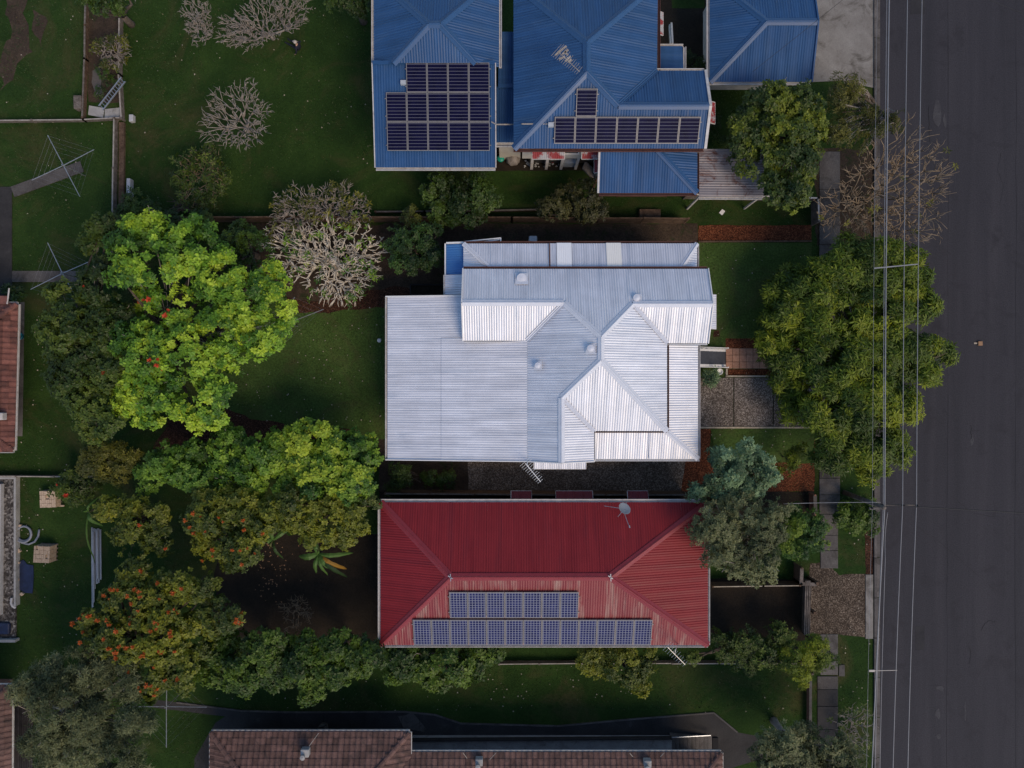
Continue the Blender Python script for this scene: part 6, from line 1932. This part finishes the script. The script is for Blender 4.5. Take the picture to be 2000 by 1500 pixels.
tree('leafy_shrub', 'brownish olive shrub beside the grey tarp-covered boards', [(1110, 390, 32), (1145, 380, 34), (1080, 410, 28), (1160, 405, 28), (1120, 415, 24)], 1.8, [(0.075, 0.075, 0.02), (0.05, 0.05, 0.016), (0.03, 0.034, 0.01), (0.018, 0.024, 0.008)], cat='shrub', leaf=(0.18, 0.08), k=7, dens=8, sub=0.4)
tree('leafy_shrub', 'deep green shrub between the frangipani and the white house', [(800, 480, 36), (830, 500, 32), (790, 520, 26), (770, 460, 28), (840, 465, 28), (850, 510, 20)], 2.2, [(0.06, 0.12, 0.02), (0.04, 0.085, 0.015), (0.025, 0.055, 0.011), (0.016, 0.036, 0.008)], cat='shrub', leaf=(0.2, 0.085), k=8, dens=8, sub=0.42)
tree('leafy_shrub', 'deep green shrub between the lime tree and the frangipani', [(455, 470, 30), (490, 480, 28), (475, 455, 24), (500, 540, 22), (460, 500, 22)], 2.2, 'mid', cat='shrub', leaf=(0.2, 0.085), k=8, dens=8, sub=0.42)
tree('leafy_shrub', 'small yellow-flecked shrub on the boundary beside the frangipani', [(805, 420, 18), (795, 428, 12), (818, 430, 13)], 1.2, [(0.22, 0.22, 0.03), (0.15, 0.17, 0.03), (0.08, 0.10, 0.02), (0.04, 0.06, 0.012)], cat='shrub', leaf=(0.18, 0.07), k=7, dens=8, sub=0.25, trunk_r=0.04)
tree('leafy_shrub', 'dark bush filling the corner where the left yard fences meet', [(265, 405, 32), (300, 420, 30), (345, 430, 24), (255, 430, 26), (400, 425, 22)], 1.6, 'dark', cat='shrub', leaf=(0.18, 0.08), k=7, dens=8, sub=0.4)
tree('leafy_shrub', 'clipped leafy shrub on the verge at the foot of the power pole', [(1665, 1000, 26), (1690, 1005, 26), (1670, 1020, 24), (1700, 1030, 16), (1645, 1005, 18), (1690, 985, 16)], 1.0, 'mid', cat='shrub', leaf=(0.2, 0.1), k=7, dens=9, sub=0.34, trunk_r=0.05)
tree('silvery_tree', 'silvery green tree at the lower right corner beside the footpath', [(1530, 1440, 38), (1500, 1475, 42), (1560, 1470, 55), (1610, 1455, 46), (1600, 1500, 55), (1530, 1510, 50), (1650, 1490, 30)], 4.0, 'olive', leaf=(0.18, 0.06), k=9, dens=9, sub=0.48, twigs=20, bark='grey_bark')
tree('leafy_shrub', 'leafy bush with two red flowers beside the upper brick stack', [(140, 945, 28), (165, 950, 24), (125, 960, 20), (155, 975, 18)], 1.4, 'left', cat='shrub', leaf=(0.22, 0.09), k=7, dens=8, sub=0.35, flowers=((0.55, 0.05, 0.02), [(107, 948), (126, 972)], 1.0))
tree('leafy_tree', 'dark tree top poking in above the garden strip', [(200, 5, 26), (240, 0, 24), (175, -5, 20)], 2.6, 'dark', leaf=(0.19, 0.10), k=8, dens=8, sub=0.4)
tree('leafy_tree', 'dark green tree at the upper edge beside the blue house', [(690, 5, 34), (660, -20, 40), (720, -10, 36)], 2.8, 'dark', leaf=(0.19, 0.10), k=8, dens=7, sub=0.45)
tree('leafy_shrub', 'low weedy garden plants along the courtyard of the blue house', [(1350, 110, 18), (1365, 135, 18), (1345, 145, 14), (1395, 240, 16), (1410, 275, 16)], 0.6, 'dark', cat='shrub', leaf=(0.2, 0.05), k=7, dens=7, sub=0.3, trunk_r=0.03)
tree('leafy_shrub', 'spiky grey-green plant beside the white front stairs', [(1385, 735, 13), (1388, 728, 10), (1393, 744, 8)], 0.8, 'glaucous', cat='shrub', leaf=(0.34, 0.06), k=9, dens=5, sub=0.24, trunk_r=0.04)
tree('garden_plants', 'bright green potted plant at the corner of the terracotta tiled house', [(30, 575, 16), (22, 568, 10), (38, 585, 9)], 0.9, 'mid', cat='plant', leaf=(0.24, 0.1), k=7, dens=7, sub=0.28, trunk_r=0.03)

tree('weeds', 'low green weeds growing in the narrow garden strip', [(205, 140, 18), (220, 165, 16), (195, 180, 14), (225, 130, 12)], 0.25, 'mid', cat='weeds', leaf=(0.12, 0.05), k=6, dens=8, sub=0.2, trunk_r=0.02)

# bare and thin trees
FG = 'bare frangipani trees'
bare_tree('frangipani', 'large pale bare frangipani beside the lime green tree, above the lawn', [(552, 478, 58), (640, 520, 84), (700, 485, 62), (610, 470, 60), (665, 545, 58)], 2.8, 800, 'pale_bark', FG, r_tip=0.018, r_base=0.08, leafpal='lychee', leafn=110)
bare_tree('frangipani', 'grey bare frangipani straddling the boundary, above the pale one', [(570, 400, 56), (620, 385, 46), (660, 390, 46), (690, 400, 34), (540, 420, 40)], 3.0, 640, 'grey_bark', FG, r_tip=0.014, r_base=0.08, leafpal='olive_yellow', leafn=110)
bare_tree('frangipani', 'round bare frangipani alone on the blue house lawn', [(447, 218, 74)], 3.0, 330, 'grey_bark', FG, r_tip=0.012, r_base=0.07)
bare_tree('frangipani', 'bare frangipani at the upper edge, larger of the two', [(484, 24, 58), (438, 36, 40), (560, -2, 42)], 3.2, 560, 'grey_bark', FG, r_tip=0.012, r_base=0.07)
bare_tree('frangipani', 'bare frangipani at the upper edge, smaller, nearer the fence', [(370, 35, 34), (360, 0, 36)], 2.8, 220, 'grey_bark', FG, r_tip=0.012, r_base=0.06)
bare_tree('thin_tree', 'sparse half-leafless tree with fine green tips on the blue house lawn', [(375, 330, 62)], 2.6, 260, 'tan_bark', None, r_tip=0.009, r_base=0.06, leafpal='left', leafn=260, jit=0.2)
bare_tree('thin_tree', 'twiggy yellowing bush inside the narrow garden strip', [(205, 85, 36)], 1.8, 220, 'grey_bark', None, r_tip=0.010, r_base=0.05, leafpal='olive_yellow', leafn=60)
bare_tree('bare_street_tree', 'leafless brown street tree spreading over the footpath and road', [(1745, 370, 128), (1665, 410, 66), (1800, 330, 72), (1790, 430, 60)], 4.2, 620, 'tan_bark', None, r_tip=0.012, r_base=0.06, rim=3.2, flat=0.4, jit=0.26, base_px=(1690, 395), fr=(1.0, 0.90, 0.80, 0.68, 0.54, 0.36), leafpal='olive_yellow', leafn=14)
bare_tree('twiggy_shrub', 'leafless twiggy shrub at the lower verge under the wires', [(1690, 1430, 42), (1680, 1480, 40)], 2.0, 170, 'grey_bark', None, r_tip=0.009, r_base=0.05, jit=0.25, leafpal='left', leafn=30)
bare_tree('twiggy_shrub', 'bare twiggy sapling in the yard left of the red house', [(568, 1205, 34)], 1.8, 90, 'tan_bark', None, r_tip=0.007, r_base=0.04, jit=0.2)
bare_tree('twiggy_shrub', 'dead reddish twigs showing in a gap of the lime green tree', [(272, 610, 34), (290, 625, 24)], 5.0, 130, 'tan_bark', None, r_tip=0.009, r_base=0.05, jit=0.25, low=0.2)


# banana plants
def banana(label, px, py, z, leaves):
    base = P(px, py)
    root = thing('banana_plant', label, 'banana plant', base, 'banana plants')
    top = P(px, py, z); top.x, top.y = base.x, base.y
    MB().poly([base, top], [0.11, 0.07], 8).build('stem', 'bark', root, smooth=True)
    for tx, ty, wd, col in leaves:
        tip = P(tx, ty, z * 0.8)
        n = 8; vs = []; fs = []
        for i in range(n + 1):
            f = i / n
            p = top.lerp(tip, f) + V(0, 0, 0.55 * math.sin(math.pi * min(1, f * 1.05)) * (1 - 0.3 * f))
            d = (tip - top); sd = Vector((-d.y, d.x, 0)).normalized()
            w = wd * (0.25 + 0.75 * math.sin(math.pi * min(0.97, 0.12 + f * 0.85))) * (1.0 if i % 2 else 0.86)
            if f > 0.96: w *= 0.3
            vs += [p - sd * w - V(0, 0, 0.06), p, p + sd * w - V(0, 0, 0.06)]
        for i in range(n):
            a = i * 3
            fs += [(a, a + 1, a + 4, a + 3), (a + 1, a + 2, a + 5, a + 4)]
        o = MB().add(vs, fs).build('leaf', 'petal', root)
        at = o.data.attributes.new('leaf_colour', 'FLOAT_COLOR', 'POINT')
        for i in range(len(vs)):
            kk = 1.5 if i % 3 == 1 else rnd.uniform(0.85, 1.15)
            at.data[i].color = (col[0] * kk, col[1] * kk, col[2] * kk, 1)


GB, YB = (0.07, 0.14, 0.03), (0.26, 0.14, 0.02)
banana('banana plant with one yellowing leaf in the yard left of the red house', 640, 1066, 2.0, [(583, 1087, 0.20, GB), (617, 1120, 0.13, GB), (640, 1124, 0.10, GB), (658, 1114, 0.2, GB), (677, 1112, 0.16, YB), (678, 1128, 0.14, (0.02, 0.045, 0.012)), (690, 1080, 0.14, GB), (620, 1040, 0.16, GB)])
banana('banana plant half hidden between the flowering tree and the olive green tree', 556, 1040, 2.0, [(520, 1052, 0.16, GB), (535, 1010, 0.16, GB), (553, 1092, 0.10, (0.03, 0.06, 0.015)), (532, 1070, 0.08, (0.12, 0.13, 0.05)), (580, 1020, 0.14, GB)])
banana('small banana plant poking out beside the upper plastic pipes', 205, 990, 1.6, [(176, 990, 0.13, GB), (192, 970, 0.08, GB), (200, 1028, 0.12, GB), (185, 1100, 0.06, GB)])

# grass blades over the lawns (uncountable)
NB = 150000
bx = rng.uniform(-31.5, 24, NB); by = rng.uniform(-23.5, 23.5, NB)
dens_n = np.array([mnoise.noise(Vector((bx[i] * 0.5, by[i] * 0.5, 3.0))) for i in range(NB)])
pxg = 1000 + bx * FPX / CAM_H; pyg = 750 - by * FPX / CAM_H
keep = rng.random(NB) < (0.65 + dens_n * 0.8)


def box_out(x0, y0, x1, y1):
    global keep
    keep &= ~((pxg > x0) & (pxg < x1) & (pyg > y0) & (pyg < y1))


for b in ((1590, -10, 1720, 175), (1598, 290, 1642, 1120), (1594, 1236, 1640, 1510), (1702, 0, 1800, 1510), (1582, 1095, 1706, 1250), (1330, 735, 1600, 836), (1415, 660, 1580, 736), (1364, 438, 1590, 474), (480, 436, 880, 590), (870, 430, 1364, 540), (740, 860, 1400, 1300), (0, 590, 48, 855), (-60, 930, 36, 1255), (960, 285, 1172, 334), (1286, 0, 1386, 170), (420, 1040, 745, 1250), (1375, 1130, 1575, 1250), (300, 1364, 460, 1392), (400, 1386, 1490, 1540), (172, 15, 242, 236), (0, 360, 26, 600), (735, 0, 1380, 330), (760, 570, 1370, 900), (330, 800, 700, 880)):
    box_out(*b)
# keep grass clear of the diagonal garden path
q0, q1 = P(25, 375), P(160, 325)
dv = (q1 - q0).normalized()
al = (bx - q0.x) * dv.x + (by - q0.y) * dv.y; ac_ = np.abs(-(bx - q0.x) * dv.y + (by - q0.y) * dv.x)
keep &= ~((al > -0.2) & (al < (q1 - q0).length + 0.1) & (ac_ < 0.4))
bx, by, dn_ = bx[keep], by[keep], dens_n[keep]
K = len(bx)
an = rng.uniform(0, 6.28, K); hh = rng.uniform(0.03, 0.09, K); ww = rng.uniform(0.012, 0.03, K)
lean = rng.uniform(0.3, 1.3, K) * hh
tri = np.zeros((K, 3, 3))
tri[:, 0] = np.stack([bx - np.sin(an) * ww, by + np.cos(an) * ww, np.zeros(K)], 1)
tri[:, 1] = np.stack([bx + np.sin(an) * ww, by - np.cos(an) * ww, np.zeros(K)], 1)
tri[:, 2] = np.stack([bx + np.cos(an) * lean, by + np.sin(an) * lean, hh], 1)
tt = np.clip(0.5 + dn_ * 0.9 + rng.normal(0, 0.25, K), 0, 1)[:, None]
gc = np.array([0.018, 0.045, 0.008]) * (1 - tt) + np.array([0.055, 0.095, 0.020]) * tt
yl_ = rng.random(K) < 0.07
gc[yl_] = np.array([0.11, 0.095, 0.04])
gr = bpy.data.objects.new('grass_root_tmp', None); COL.objects.link(gr)
go = np_mesh('grass_blades', tri, 1, gc, 'foliage', gr, nv=3, quads=False)
go.parent = None
bpy.data.objects.remove(gr)
setp(go, 'short green grass blades over the lawns', 'grass', kind='stuff')
lt = MB()
for i in range(650):
    x_, y_ = rnd.choice([(rnd.uniform(0, 720), rnd.uniform(0, 430)), (rnd.uniform(430, 750), rnd.uniform(600, 840)), (rnd.uniform(1370, 1580), rnd.uniform(480, 900)), (rnd.uniform(420, 1560), rnd.uniform(1300, 1390)), (rnd.uniform(1640, 1705), rnd.uniform(480, 1500)), (rnd.uniform(40, 180), rnd.uniform(560, 1250))])
    c = P(x_, y_); sz = rnd.uniform(0.02, 0.055); a = rnd.uniform(0, 6)
    lt.add([V(c.x + math.cos(a + j * 2.1) * sz, c.y + math.sin(a + j * 2.1) * sz, 0.07 + 0.012 * j) for j in range(3)], [(0, 1, 2)])
setp(lt.build('fallen_leaves', 'timber_pale'), 'dry fallen leaves scattered over the lawns', 'leaves', kind='stuff')
# fallen leaves and orange petals on the bare yard
fb = MB()
for i in range(90):
    c = P(rnd.gauss(530, 22), rnd.gauss(1110, 40), 0.2)
    s = rnd.uniform(0.03, 0.07); a = rnd.uniform(0, 6)
    fb.add([V(c.x + math.cos(a + j * 2.1) * s, c.y + math.sin(a + j * 2.1) * s, 0.03 + 0.01 * j) for j in range(3)], [(0, 1, 2)])
setp(fb.build('fallen_petals', 'cardboard'), 'fallen orange petals on the bare yard', 'petals', kind='stuff')
